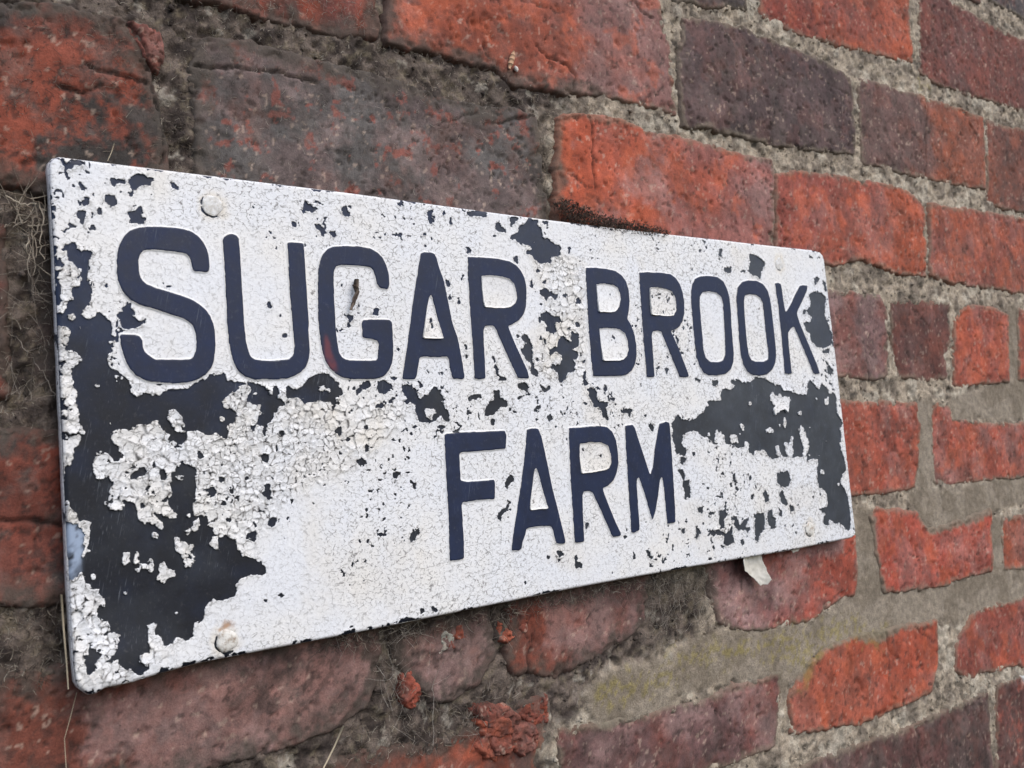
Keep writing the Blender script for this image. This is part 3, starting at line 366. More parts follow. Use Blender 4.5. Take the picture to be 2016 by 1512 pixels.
BRICKS=[
 ('A0','1076,510 1269,509 1258,472 1172,475 1091,478',(72, 66, 70),(80, 70, 72),'n',0.3,0.1,0,1.8,4),
 ('A1','518,400 652,418 641,360 596,351 554,345 533,353',(75, 66, 66),(85, 72, 70),'n',0.3,0.1,0,1.6,4),
 ('A2','668,428 909,449 901,366 786,359 703,355 662,360',(146, 66, 54),(172, 82, 56),'l',0.25,0.1,0,1.6,4),
 ('A3','937,462 995,454 1060,449 1137,447 1265,449 1238,359 1124,357 1002,354 936,354 914,359',(122, 66, 58),(112, 66, 62),'n',0.3,0.05,0,1.7,4),
 ('B0','116,286 288,302 286,258 259,254 228,255 194,255 158,259',(150, 72, 56),(138, 72, 64),'n',0.35,0.1,0,1.3,4),
 ('B1','298,308 294,257 332,257 375,256 387,247 439,253 498,256 540,255 542,267 544,303 536,333 535,365',(158, 76, 54),(150, 104, 100),'l',0.15,0.3,0,1.3,4),
 ('B2','561,332 635,341 689,338 741,336 786,330 785,306 778,256 692,249 614,248 593,249 548,246 549,284',(84, 66, 68),(92, 70, 70),'n',0.55,0.12,1,1.3,4),
 ('B3','800,331 828,332 917,334 1036,332 1020,252 898,249 790,251',(112, 82, 78),(152, 80, 56),'s',0.25,0.1,0,1.6,4),
 ('B4','1046,331 1245,336 1212,233 1021,237',(118, 72, 62),(140, 78, 60),'n',0.35,0.1,0,1.8,4),
 ('C0','60,231 88,229 114,234 144,234 150,227 153,210 156,195 159,180 158,162 159,139 104,144 86,147 58,149',(144, 70, 52),(122, 66, 54),'n',0.95,0.05,1,1.1,4),
 ('C1','177,234 210,236 251,235 304,232 340,228 403,230 403,205 404,174 401,137 174,138 175,172',(108, 92, 92),(98, 92, 92),'n',0.5,0.3,0,1.1,4),
 ('C2','423,231 438,237 487,238 505,235 542,235 590,234 651,233 653,219 639,154 410,154 417,196',(184, 82, 52),(156, 96, 90),'l',0.1,0.4,2,1.2,4),
 ('C3','655,221 677,227 765,232 862,233 882,223 890,218 875,152 819,150 772,160 724,152 647,155',(158, 78, 66),(176, 82, 52),'l',0.15,0.2,1,1.5,4),
 ('C4','899,223 1002,226 1211,230 1183,141 991,146 900,148 885,153',(164, 82, 58),(150, 78, 64),'n',0.25,0.15,0.5,1.7,4),
 ('D0','47,130 86,127 85,52 45,55',(140, 62, 46),(120, 60, 50),'n',0.3,0.1,0,1.5,4),
 ('D1','97,126 151,126 147,50 95,52',(74, 48, 40),(66, 50, 44),'n',0.8,0.05,-3,1.1,4),
 ('D2','662,129 714,129 760,127 795,128 800,108 787,57 779,54 649,56',(124, 92, 92),(136, 84, 78),'n',0.25,0.4,0,1.5,4),
 ('D3','808,124 917,127 909,90 894,73 893,53 869,50 807,54 802,65',(112, 64, 56),(100, 62, 58),'n',0.25,0.1,-1,1.6,4),
 ('D4','921,110 950,124 1011,124 1033,118 1015,48 969,48 913,43 905,45',(172, 82, 62),(160, 76, 60),'n',0.1,0.2,1,1.6,4),
 ('D5','1058,125 1234,124 1208,46 1041,49',(160, 78, 60),(150, 76, 60),'n',0.3,0.1,0,2,4),
 ('E0','45,37 90,35 146,30 142,-47 102,-42 80,-38 43,-33',(144, 64, 44),(118, 60, 48),'n',0.95,0.05,0,1.1,4),
 ('E1','672,34 717,33 832,30 832,10 823,-18 814,-45 788,-46 722,-44 658,-40',(170, 82, 62),(164, 74, 56),'n',0.3,0.25,0.5,1.5,4),
 ('E2','859,28 892,27 897,14 976,5 1154,4 1135,-55 972,-49 865,-47 847,-43 852,-7',(168, 80, 62),(150, 84, 72),'n',0.25,0.3,0,1.6,4),
 ('F0','49,-63 90,-70 119,-67 260,-75 258,-92 255,-106 250,-118 231,-124 203,-126 182,-128 138,-128 88,-122 48,-115',(112, 60, 48),(148, 106, 100),'k',0.65,0.4,0,1.1,6),
 ('F1','269,-86 291,-83 334,-77 334,-106 325,-117 317,-121 304,-124 290,-122 275,-107 269,-97',(128, 98, 94),(112, 74, 66),'n',0.35,0.5,0,1.2,9),
 ('F2','348,-76 471,-74 461,-106 447,-113 412,-122 392,-126 374,-127 359,-120 349,-120 344,-111',(132, 66, 50),(138, 98, 94),'l',0.25,0.4,-1,1.2,8),
 ('F3','528,-63 710,-75 708,-104 701,-124 664,-127 645,-134 601,-132 571,-132 549,-126 535,-118 525,-95',(138, 96, 96),(172, 76, 56),'l',0.25,0.55,0,1.4,7),
 ('F4','736,-63 749,-60 809,-67 815,-80 825,-86 873,-83 943,-77 931,-133 887,-134 819,-135 743,-128 742,-109',(178, 76, 58),(172, 80, 64),'n',0.1,0.25,1,1.5,4),
 ('F5','965,-88 1123,-92 1105,-150 956,-136',(164, 80, 54),(150, 76, 56),'n',0.2,0.2,0,1.8,4),
 ('G0','186,-144 241,-141 298,-147 326,-143 369,-135 372,-152 362,-177 356,-212 184,-176',(140, 68, 50),(120, 66, 54),'n',0.5,0.1,-2,1.2,4),
 ('G1','379,-159 411,-163 466,-166 493,-168 544,-165 595,-167 589,-193 581,-215 541,-215 488,-214 436,-210 374,-202',(118, 70, 66),(112, 80, 80),'n',0.35,0.35,0,1.3,4),
 ('G2','613,-177 628,-167 663,-158 701,-156 776,-161 819,-165 813,-200 800,-219 776,-223 692,-224 620,-215 602,-212 600,-188',(174, 76, 50),(170, 84, 62),'n',0.15,0.15,1,1.4,6),
 ('G3','848,-191 885,-169 912,-167 1097,-174 1076,-241 865,-221 842,-213',(158, 74, 60),(150, 74, 62),'n',0.2,0.2,0,1.6,4),
 ('H1','583,-242 629,-237 680,-240 771,-243 866,-243 894,-243 888,-308 876,-354 575,-289',(92, 70, 68),(98, 62, 60),'n',0.5,0.15,0,1.6,4),
 ('H2','913,-240 1075,-245 1034,-374 886,-347',(104, 56, 52),(96, 58, 54),'n',0.35,0.1,0,1.8,4),
]
CHIP=['146.4,233.6 148.8,232.8 157.9,231.3 158.9,226.2 159.4,218.3 157.4,213.5 155.9,215.8 153.3,221.4 150.2,227.0']
FRAG=['322.1,-134.9 331.9,-135.1 340.1,-139.8 347.2,-145.2 340.6,-147.7 327.4,-142.8','321.4,-142.4 339.6,-144.5 341.6,-149.8 334.1,-150.0 323.2,-148.5','323.2,-148.5 336.6,-149.7 330.8,-157.9 331.3,-164.7 324.5,-159.3 320.2,-153.5','345.2,-151.6 359.4,-151.9 359.0,-161.7 350.2,-164.5 344.3,-160.2','330.1,-152.0 344.0,-151.3 346.0,-155.7 339.3,-159.9 333.2,-158.5','352.5,-143.5 371.7,-137.6 370.2,-150.3 359.6,-150.0','273.2,-107.1 276.5,-105.9 281.4,-113.3 279.7,-120.3 276.2,-121.8 273.2,-113.5','294.6,-85.1 297.5,-84.6 298.3,-90.4 295.5,-93.3','307.5,-89.2 310.0,-90.1 308.1,-94.5 305.5,-95.0','311.6,-86.0 314.7,-85.6 313.0,-90.6 311.1,-90.7','350.0,-82.3 358.3,-89.7 357.9,-93.7 351.8,-89.6','342.1,-91.0 350.3,-97.4 344.5,-97.9']
CEM=['833.5,33.0 859.1,32.4 849.9,-44.9 838.8,-53.4 813.1,-49.7 827.5,-6.0','892.8,28.4 932.0,39.3 1017.2,49.6 1092.8,50.8 1079.7,6.6 1017.2,8.7 975.2,4.1 952.6,12.6 898.7,12.7','1037.9,131.3 1061.6,132.3 1039.7,47.6 1014.8,47.8','798.6,-50.1 817.3,-43.9 864.2,-49.9 1063.5,-48.2 1055.7,-74.5 945.4,-80.7 933.9,-85.0 824.1,-90.4 810.8,-72.4','715.8,-50.2 743.6,-58.4 742.3,-101.4 745.6,-129.0 702.3,-128.3 709.9,-97.4','663.6,-130.6 702.9,-125.7 743.2,-128.0 819.5,-135.1 934.4,-134.9 1036.4,-139.4 1026.1,-174.4 912.5,-165.8 878.6,-170.0 858.1,-176.0 836.2,-164.8 818.1,-165.7 776.3,-161.1 729.2,-168.7 686.7,-157.2 639.4,-162.1 619.2,-176.3 606.6,-175.0 595.5,-166.6 537.4,-161.3 484.3,-159.8 460.8,-150.5 477.4,-137.1 488.9,-127.8 522.9,-124.4 593.3,-132.4 644.4,-135.6','943.0,-83.2 967.1,-85.4 956.4,-137.7 932.3,-136.2','593.0,-163.6 607.3,-171.4 601.5,-180.3 590.6,-183.0','398.9,-142.2 417.5,-133.3 448.3,-131.6 489.9,-134.8 485.6,-164.6 454.8,-165.8 425.2,-166.7 410.2,-167.5 405.9,-155.1']
LICH=['475.0,-131.0 514.8,-130.0 580.3,-136.5 655.1,-138.6 691.0,-136.2 744.7,-157.3 731.4,-170.5 686.7,-157.2 638.9,-164.6 618.1,-182.4 620.8,-167.7 577.1,-155.7 521.0,-148.7 473.0,-145.2','905.3,352.5 932.3,355.9 932.2,341.6 905.3,338.4','404.6,-142.3 423.2,-135.5 454.1,-136.0 489.3,-139.3 486.7,-156.9 451.1,-157.3 420.4,-157.2 406.3,-152.1']
CRK=['451.0,235.5 451.0,216.1 448.0,197.6 448.1,185.7','123.9,206.8 134.7,205.5 151.6,204.4','110.6,195.0 121.8,193.3 131.3,198.9','77.4,-2.3 92.6,-4.9 104.2,-8.3','365.2,-99.9 360.7,-110.2 358.9,-120.9','921.9,332.6 909.5,300.6 898.6,247.2','771.1,-244.7 764.5,-261.5 768.8,-278.3','433.3,271.1 441.9,264.3 439.7,253.0','408.6,279.1 416.8,272.5 433.3,271.1','736.2,-160.1 740.0,-179.1 734.1,-200.3','1000.1,320.5 1015.2,308.0 1012.2,296.4','510.9,333.8 513.7,327.9 526.0,325.5','177.9,218.5 200.8,221.2 225.1,224.1 245.4,223.2','370.9,219.0 389.7,225.4 404.5,229.0','143.6,235.1 147.8,229.1 152.4,220.4 154.7,209.4 155.8,196.5 158.9,184.7 157.9,164.5']
DARKZONE='-32,346 520,622 490,269 429,238 416,206 418,145 401,5 478,-78 540,-86 523,-124 419,-135 402,-152 382,-160 374,-161 370,-175 337,-387 -33,-208'
PALE=['302,-89 305,-91 304,-94 301,-95','297,-93 300,-93 299,-96']
ZONES={'joint_top':'128,246 183,260 205,251 259,252 295,254 343,256 382,252 425,246 541,253 539,239 424,234 380,230 322,228 270,232 215,237 177,237 144,236','joint_c01':'154,231 175,236 174,141 158,144','joint_c12':'404,231 427,233 415,165 404,164','left':'85,143 106,143 104,32 82,33','left_low':'79,-38 104,-43 105,-75 78,-82','under':'258,-84 273,-87 275,-109 306,-129 336,-121 343,-119 365,-129 322,-146 287,-152 241,-146 225,-129 255,-120','gap':'468,-77 530,-78 524,-119 462,-126','face':'178,233 209,234 251,233 304,231 340,226 403,229 400,163 175,159','c0':'88,224 144,232 158,165 107,158 86,150','b0':'189,256 286,280 286,260 228,257','under_edge':'223,-78 478,-77 477,-85 310,-86 222,-85'}
MOSS='404.0,168.8 413.0,171.8 443.6,163.7 496.9,160.6 510.9,156.7 501.0,153.7 451.7,154.0 415.6,157.2'
WEBL=['96.1,5.0,120.8 96.2,5.0,103.7 95.5,5.0,93.7 98.7,5.0,78.4 100.1,5.0,68.5 99.4,5.0,60.1 96.6,5.0,59.7','99.8,5.0,60.1 101.9,5.0,51.7 103.9,5.0,47.8','81.9,5.0,82.5 88.8,5.0,90.3 95.1,5.0,92.1 102.7,5.0,91.3','88.3,5.0,75.9 94.2,5.0,66.9 97.7,5.0,60.8','89.2,5.0,60.1 85.5,5.0,51.2 80.7,5.0,46.1','85.5,5.0,50.4 90.9,5.0,51.8','93.7,5.0,112.8 94.0,5.0,101.3 91.1,5.0,96.1 95.6,5.0,96.7 99.0,5.0,106.2 102.8,5.0,111.9','95.8,5.0,94.5 103.4,5.0,91.7','83.2,5.0,102.2 91.4,5.0,105.0 97.0,5.0,108.4']
ROOTS=['82.8,6.0,138.7 89.6,6.0,139.9 96.5,6.0,137.9 104.1,6.0,134.0','83.4,6.0,134.9 88.1,6.0,133.9 94.2,6.0,132.2 100.3,6.0,128.1','86.2,6.0,137.5 92.2,6.0,135.1 97.8,6.0,135.7 102.6,6.0,133.1','83.9,6.0,129.6 89.4,6.0,132.5 94.9,6.0,133.8 102.5,6.0,129.9','94.4,6.0,136.9 96.8,6.0,127.8 95.8,6.0,119.1 96.9,6.0,109.9','88.1,6.0,135.4 91.3,6.0,128.0 94.6,6.0,124.5 101.6,6.0,123.5','99.9,6.0,136.7 101.0,6.0,127.4 99.2,6.0,117.9 101.1,6.0,110.8','85.0,6.0,123.6 89.9,6.0,126.3 96.1,6.0,126.9 101.9,6.0,133.8','96.0,6.0,123.0 93.6,6.0,115.1 94.8,6.0,109.0','100.4,6.0,128.9 97.3,6.0,120.8 97.6,6.0,111.5']
WEBU=['267.8,7.0,-82.4 265.0,7.0,-90.4 263.2,7.0,-99.0 258.2,7.0,-108.7 252.2,7.0,-118.8','267.8,7.0,-82.8 274.3,7.0,-81.6 280.7,7.0,-83.2 287.9,7.0,-89.9 291.0,7.0,-92.3','280.6,7.0,-84.1 276.8,7.0,-90.7','335.8,7.0,-81.7 339.9,7.0,-91.1 336.9,7.0,-95.5','286.6,7.0,-109.9 287.4,7.0,-119.1 284.1,7.0,-143.8','263.2,7.0,-99.0 269.0,7.0,-106.4 271.6,7.0,-112.3','258.6,7.0,-104.3 256.7,7.0,-114.5 261.2,7.0,-122.5 259.5,7.0,-130.9','253.1,7.0,-96.2 258.6,7.0,-104.3 265.1,7.0,-102.0','299.4,7.0,-124.4 310.8,7.0,-138.0 316.5,7.0,-152.4','461.3,7.0,-89.0 463.0,7.0,-111.5 475.2,7.0,-106.8','470.5,7.0,-81.4 466.8,7.0,-96.5 469.4,7.0,-112.6','240.7,7.0,-73.8 251.0,7.0,-71.1 263.9,7.0,-78.6','413.0,7.0,-81.0 418.1,7.0,-76.4 430.3,7.0,-74.8','229.0,7.0,-72.8 236.3,7.0,-79.2 244.6,7.0,-75.4']
STRAW=[('232.9,5.0,-122.2 226.9,5.0,-131.4 219.5,5.0,-141.3',0.55,0.35),('101.8,8.0,-37.1 102.2,8.0,-51.7 102.8,8.0,-66.3 103.1,8.0,-77.3',0.55,0.3),('133.9,5.0,169.3 132.3,5.0,164.5 130.4,5.0,160.1',0.3,0.12),('107.1,5.0,-79.8 103.6,5.0,-91.3 101.4,5.0,-98.0 101.6,5.0,-110.9',0.16,0.12)]
TWIG='253.3,15.0,108.4 252.5,15.0,104.2 253.2,15.0,101.5 251.5,15.0,98.0 249.9,15.0,94.8 248.6,15.0,91.8'
COCOON=['387.9,1.5,269.6 385.7,1.5,265.4 384.2,1.5,261.1 382.8,1.5,256.6','387.6,1.5,259.5 389.6,1.5,259.1 391.3,1.5,258.3 389.3,1.5,256.0']
FLAKE=['550.1,-77.6 563.2,-74.6 576.9,-75.3 578.5,-83.6 582.0,-95.3 579.0,-98.6 573.0,-98.4 568.8,-94.1 565.4,-90.6 560.1,-87.5 551.8,-85.2','611.7,-76.9 617.7,-73.1 628.7,-72.3 623.1,-79.5 617.5,-80.5']

rng = np.random.default_rng(7); random.seed(7)
def P(s): return np.array([[float(v) for v in t.split(',')] for t in s.split()])

# ------------------------------------------------------------------ numpy helpers
def h2(ix, iy, seed):
    n = (ix.astype(np.int64) * 374761393 + iy.astype(np.int64) * 668265263 + seed * 1274126177) & 0xFFFFFFFF
    n = ((n ^ (n >> 13)) * 1274126177) & 0xFFFFFFFF
    n = ((n ^ (n >> 16)) * 2246822519) & 0xFFFFFFFF
    return ((n ^ (n >> 15)) & 0xFFFFFF) / float(0xFFFFFF)
def vn(x, y, s, seed=0):
    """value noise, feature size s, range -1..1"""
    x = x / s + seed * 17.31; y = y / s + seed * 9.17
    ix = np.floor(x); iy = np.floor(y); fx = x - ix; fy = y - iy
    fx = fx * fx * fx * (fx * (fx * 6 - 15) + 10); fy = fy * fy * fy * (fy * (fy * 6 - 15) + 10)
    a = h2(ix, iy, seed); b = h2(ix + 1, iy, seed); c = h2(ix, iy + 1, seed); d = h2(ix + 1, iy + 1, seed)
    return ((a * (1 - fx) + b * fx) * (1 - fy) + (c * (1 - fx) + d * fx) * fy) * 2 - 1
def fbm(x, y, s, seed=0, o=4, g=0.5):
    r = 0; a = 1.0; t = 0
    for k in range(o):
        r = r + a * vn(x * (1 + .13 * k) + .31 * k * y, y * (1 + .13 * k) - .31 * k * x, s, seed + k * 13); t += a; a *= g; s *= 0.5
    return r / t * 1.6
def ss(a, b, x):
    t = np.clip((x - a) / (b - a), 0, 1); return t * t * (3 - 2 * t)
def vor(x, y, s, seed):
    """cellular noise: F1, F2, cell value, offset from the nearest seed"""
    x = x / s; y = y / s; ix = np.floor(x); iy = np.floor(y)
    f1 = np.full(x.shape, 9.); f2 = np.full(x.shape, 9.); cid = np.zeros(x.shape); ox = np.zeros(x.shape); oy = np.zeros(x.shape)
    for dx in (-1, 0, 1):
        for dy in (-1, 0, 1):
            cx = ix + dx; cy = iy + dy
            px = cx + .1 + .8 * h2(cx, cy, seed); py = cy + .1 + .8 * h2(cx, cy, seed + 5)
            d = np.hypot(px - x, py - y); v = h2(cx, cy, seed + 11)
            m = d < f1; f2 = np.where(m, f1, np.minimum(f2, d))
            f1 = np.where(m, d, f1); cid = np.where(m, v, cid); ox = np.where(m, x - px, ox); oy = np.where(m, y - py, oy)
    return f1 * s, f2 * s, cid, ox * s, oy * s
def sdf(x, y, pl):
    """signed distance, positive inside"""
    d = np.full(x.shape, 1e18); ins = np.zeros(x.shape, bool); n = len(pl)
    for i in range(n):
        ax, ay = pl[i]; bx, by = pl[(i + 1) % n]; ex = bx - ax; ey = by - ay
        wx = x - ax; wy = y - ay; t = np.clip((wx * ex + wy * ey) / (ex * ex + ey * ey + 1e-12), 0, 1)
        d = np.minimum(d, (wx - ex * t) ** 2 + (wy - ey * t) ** 2)
        c = (ay > y) != (by > y)
        if ay != by: ins ^= c & (x < ex * (y - ay) / (by - ay) + ax)
    return np.where(ins, 1, -1) * np.sqrt(d)
def dist_line(x, y, pl):
    d = np.full(x.shape, 1e18)
    for i in range(len(pl) - 1):
        ax, ay = pl[i]; ex, ey = pl[i + 1] - pl[i]; wx = x - ax; wy = y - ay
        t = np.clip((wx * ex + wy * ey) / (ex * ex + ey * ey + 1e-12), 0, 1)
        d = np.minimum(d, (wx - ex * t) ** 2 + (wy - ey * t) ** 2)
    return np.sqrt(d)
def blur(a, sig):
    r = max(1, int(sig * 3)); k = np.exp(-.5 * (np.arange(-r, r + 1) / sig) ** 2); k /= k.sum()
    p = np.pad(a, ((r, r), (0, 0)), 'edge'); b = sum(k[i] * p[i:i + a.shape[0]] for i in range(2 * r + 1))
    p = np.pad(b, ((0, 0), (r, r)), 'edge'); return sum(k[i] * p[:, i:i + a.shape[1]] for i in range(2 * r + 1))
def lin(c):
    c = np.asarray(c, float) / 255.0
    return np.where(c <= 0.04045, c / 12.92, ((c + 0.055) / 1.055) ** 2.4)
ALB = 0.90                                                   # seen colour -> base colour under this light
def mixc(a, b, t): return a * (1 - t[..., None]) + b * t[..., None]

# ------------------------------------------------------------------ mesh helpers
def raw_mesh(name, co, loops, starts, totals, smooth=True):
    me = bpy.data.meshes.new(name)
    me.vertices.add(len(co)); me.vertices.foreach_set('co', np.ascontiguousarray(co, np.float32).ravel())
    me.loops.add(len(loops)); me.loops.foreach_set('vertex_index', np.ascontiguousarray(loops, np.int32))
    me.polygons.add(len(starts)); me.polygons.foreach_set('loop_start', np.ascontiguousarray(starts, np.int32))
    me.polygons.foreach_set('loop_total', np.ascontiguousarray(totals, np.int32))
    if smooth: me.polygons.foreach_set('use_smooth', np.ones(len(starts), bool))
    me.update(calc_edges=True); me.validate()
    return me
def set_col(me, name, rgb):
    a = me.attributes.new(name, 'FLOAT_COLOR', 'POINT'); v = np.ones((len(me.vertices), 4), np.float32); v[:, :rgb.shape[1]] = rgb
    a.data.foreach_set('color', v.ravel())
def set_f(me, name, val):
    a = me.attributes.new(name, 'FLOAT', 'POINT'); a.data.foreach_set('value', np.ascontiguousarray(val, np.float32))
def grid_mesh(name, X, Y, Z, keep, cols=None):
    """height field in mm: X right, Z up, Y out of the wall (stored as -y); keep = faces (ny-1,nx-1)"""
    ny, nx = X.shape; idx = np.arange(ny * nx).reshape(ny, nx)
    q = np.stack([idx[:-1, :-1], idx[:-1, 1:], idx[1:, 1:], idx[1:, :-1]], -1)[keep]
    used = np.zeros(ny * nx, bool); used[q.ravel()] = True; re = np.cumsum(used) - 1
    co = np.stack([X.ravel(), -Y.ravel(), Z.ravel()], -1)[used] / 1000.0
    me = raw_mesh(name, co, re[q].ravel(), np.arange(len(q)) * 4, np.full(len(q), 4))
    if cols is not None: set_col(me, 'Col', cols.reshape(-1, cols.shape[-1])[used])
    return me
def march(name, gx, gz, F, Hh, base, attrs):
    """cut the height field Hh where F>0, edges follow the zero line, with a skirt down to base; attrs {name: array}"""
    ny, nx = F.shape; pos = F > 0
    idx = np.arange(ny * nx).reshape(ny, nx)
    cnt = pos[:-1, :-1].astype(int) + pos[:-1, 1:] + pos[1:, 1:] + pos[1:, :-1]
    q = np.stack([idx[:-1, :-1], idx[:-1, 1:], idx[1:, 1:], idx[1:, :-1]], -1)
    full = q[cnt == 4]
    X, Z = np.meshgrid(gx, gz); Xr = X.ravel(); Zr = Z.ravel(); Fr = F.ravel(); Hr = Hh.ravel(); Br = base.ravel()
    A = {k: v.ravel() for k, v in attrs.items()}
    ev = {}; eco = []; eat = {k: [] for k in A}; N0 = ny * nx
    def edge(a, b):
        key = (a, b) if a < b else (b, a)
        if key in ev: return ev[key]
        t = Fr[a] / (Fr[a] - Fr[b]); t = min(max(t, .02), .98)
        x = Xr[a] + (Xr[b] - Xr[a]) * t; z = Zr[a] + (Zr[b] - Zr[a]) * t
        h = Hr[a] + (Hr[b] - Hr[a]) * t; bb = Br[a] + (Br[b] - Br[a]) * t
        i = N0 + len(eco); eco.append((x, -h, z)); eco.append((x, -min(bb, h), z))
        for k in A:
            v = A[k][a] + (A[k][b] - A[k][a]) * t; eat[k] += [v, v]
        ev[key] = i; return i
    lp = []; tot = []
    for c in q[(cnt > 0) & (cnt < 4)]:
        poly = []; kind = []
        for k in range(4):
            a = int(c[k]); b = int(c[(k + 1) & 3]); pa = Fr[a] > 0; pb = Fr[b] > 0
            if pa: poly.append(a); kind.append(0)
            if pa != pb: poly.append(edge(a, b)); kind.append(1 if pa else 2)
        lp += poly; tot.append(len(poly)); m = len(poly)
        for k in range(m):
            if kind[k] == 1 and kind[(k + 1) % m] == 2:
                u = poly[k]; v = poly[(k + 1) % m]; lp += [v, u, u + 1, v + 1]; tot.append(4)
    allv = np.concatenate([np.stack([Xr, -Hr, Zr], -1), np.array(eco).reshape(-1, 3)]) / 1000.0
    loops = np.concatenate([full.ravel(), np.array(lp, int)]).astype(int); tots = np.concatenate([np.full(len(full), 4), np.array(tot, int)]).astype(int)
    used = np.zeros(len(allv), bool); used[loops] = True; re = np.cumsum(used) - 1
    me = raw_mesh(name, allv[used], re[loops], np.concatenate([[0], np.cumsum(tots)[:-1]]), tots)
    for k in A: set_f(me, k, np.concatenate([A[k], np.array(eat[k])])[used])
    return me
def link(name, me, mat, parent=None, loc=(0, 0, 0)):
    o = bpy.data.objects.new(name, me); col.objects.link(o)
    if me is not None and mat is not None: me.materials.append(mat)
    o.location = loc
    if parent: o.parent = parent
    return o
def tag(o, label, cat=None, group=None):
    o['label'] = label
    if cat: o['category'] = cat
    if group: o['group'] = group
    return o
class Tubes:
    """thin tapered tubes along polylines, in mm (x, out, z)"""
    def __init__(s): s.v = []; s.l = []; s.t = []; s.c = []
    def add(s, pts, r0, r1, colr, sides=3):
        pts = [Vector(p) for p in pts]; n = len(pts); b0 = len(s.v)
        for i, p in enumerate(pts):
            d = (pts[min(i + 1, n - 1)] - pts[max(i - 1, 0)]); d = d.normalized() if d.length > 1e-6 else Vector((0, 0, 1))
            u = d.orthogonal().normalized(); w = d.cross(u); r = r0 + (r1 - r0) * i / (n - 1)
            for k in range(sides):
                a = 2 * math.pi * k / sides; q = p + (u * math.cos(a) + w * math.sin(a)) * r
                s.v.append((q.x, -q.y, q.z)); s.c.append(colr)
        for i in range(n - 1):
            for k in range(sides):
                a = b0 + i * sides + k; b = b0 + i * sides + (k + 1) % sides
                s.l += [a, b, b + sides, a + sides]; s.t.append(4)
        s.l += [b0 + k for k in range(sides)]; s.t.append(sides); e = b0 + (n - 1) * sides
        s.l += [e + k for k in reversed(range(sides))]; s.t.append(sides)
    def build(s, name, org=(0, 0, 0)):
        t = np.array(s.t); co = (np.array(s.v) - np.array((org[0], -org[1], org[2]))) / 1000.0
        me = raw_mesh(name, co, np.array(s.l), np.concatenate([[0], np.cumsum(t)[:-1]]), t)
        set_col(me, 'Col', np.array(s.c)); return me

# ------------------------------------------------------------------ materials
def new_mat(name):
    m = bpy.data.materials.new(name); m.use_nodes = True; nt = m.node_tree
    return m, nt, nt.nodes['Principled BSDF']
def nd(nt, t, **kw):
    n = nt.nodes.new(t)
    for k, v in kw.items():
        if k in n.inputs: n.inputs[k].default_value = v
        else: setattr(n, k, v)
    return n
def noise(nt, vec, scale, detail=4, rough=.6, dist=0.):
    n = nd(nt, 'ShaderNodeTexNoise', Scale=scale, Detail=detail, Roughness=rough, Distortion=dist); nt.links.new(vec, n.inputs['Vector']); return n.outputs['Fac']
def ramp(nt, fac, pts):
    r = nt.nodes.new('ShaderNodeValToRGB'); nt.links.new(fac, r.inputs[0]); e = r.color_ramp.elements
    while len(e) < len(pts): e.new(.5)
    for k, (p, c) in enumerate(pts):
        e[k].position = p; e[k].color = (c, c, c, 1) if not isinstance(c, (tuple, list)) else tuple(c) + (1,)
    return r.outputs[0]
def mix(nt, fac, a, b, typ='MIX'):
    n = nt.nodes.new('ShaderNodeMix'); n.data_type = 'RGBA'; n.blend_type = typ; n.clamp_factor = True
    for sock, v in ((n.inputs[0], fac), (n.inputs[6], a), (n.inputs[7], b)):
        if hasattr(v, 'is_output'): nt.links.new(v, sock)
        else: sock.default_value = v if not isinstance(v, (tuple, list)) else tuple(v) + ((1,) if len(v) == 3 else ())
    return n.outputs[2]
def mth(nt, op, a, b=0.5):
    n = nt.nodes.new('ShaderNodeMath'); n.operation = op
    for s, v in ((n.inputs[0], a), (n.inputs[1], b)):
        if hasattr(v, 'is_output'): nt.links.new(v, s)
        else: s.default_value = v
    return n.outputs[0]
def bump(nt, h, strength, dist, prev=None):
    b = nd(nt, 'ShaderNodeBump', Strength=strength, Distance=dist); nt.links.new(h, b.inputs['Height'])
    if prev is not None: nt.links.new(prev, b.inputs['Normal'])
    return b.outputs[0]
def coords(nt, scale=None):
    t = nt.nodes.new('ShaderNodeTexCoord')
    if scale is None: return t.outputs['Object']
    m = nt.nodes.new('ShaderNodeMapping'); m.vector_type = 'TEXTURE'; m.inputs['Rotation'].default_value = (0, .22, 0); scale = tuple(1 / s for s in scale); m.inputs['Scale'].default_value = scale; nt.links.new(t.outputs['Object'], m.inputs[0]); return m.outputs[0]
def attr(nt, name, out='Color'):
    a = nt.nodes.new('ShaderNodeAttribute'); a.attribute_name = name; return a.outputs[out]

def rough_mat(name, fine, bstr, bdist, contrast=.35):
    m, nt, b = new_mat(name); L = nt.links; v = coords(nt)
    base = attr(nt, 'Col')
    n1 = noise(nt, v, fine, 3, .75); n2 = noise(nt, v, fine * .2, 3, .7)
    c = mix(nt, 1.0, base, ramp(nt, n1, [(.28, 1 - contrast), (.72, 1 + contrast)]), 'MULTIPLY')
    c = mix(nt, 1.0, c, ramp(nt, n2, [(.3, 1 - contrast * .8), (.7, 1 + contrast * .8)]), 'MULTIPLY')
    sp = ramp(nt, noise(nt, v, fine * .42, 2, .5), [(.70, 0.), (.76, .6)]); c = mix(nt, sp, c, (.035, .028, .026))
    L.new(c, b.inputs['Base Color']); b.inputs['Roughness'].default_value = .9; b.inputs['Specular IOR Level'].default_value = .3
    L.new(bump(nt, mth(nt, 'ADD', mth(nt, 'MULTIPLY', n2, 1.2), n1), bstr, bdist), b.inputs['Normal']); return m
M_brick = rough_mat('weathered_brick', 1100, .55, .0006, .24)
M_mortar = rough_mat('old_mortar', 900, .8, .0009, .36)
M_fibre, nt, b = new_mat('dry_fibre'); nt.links.new(attr(nt, 'Col'), b.inputs['Base Color']); b.inputs['Roughness'].default_value = .9

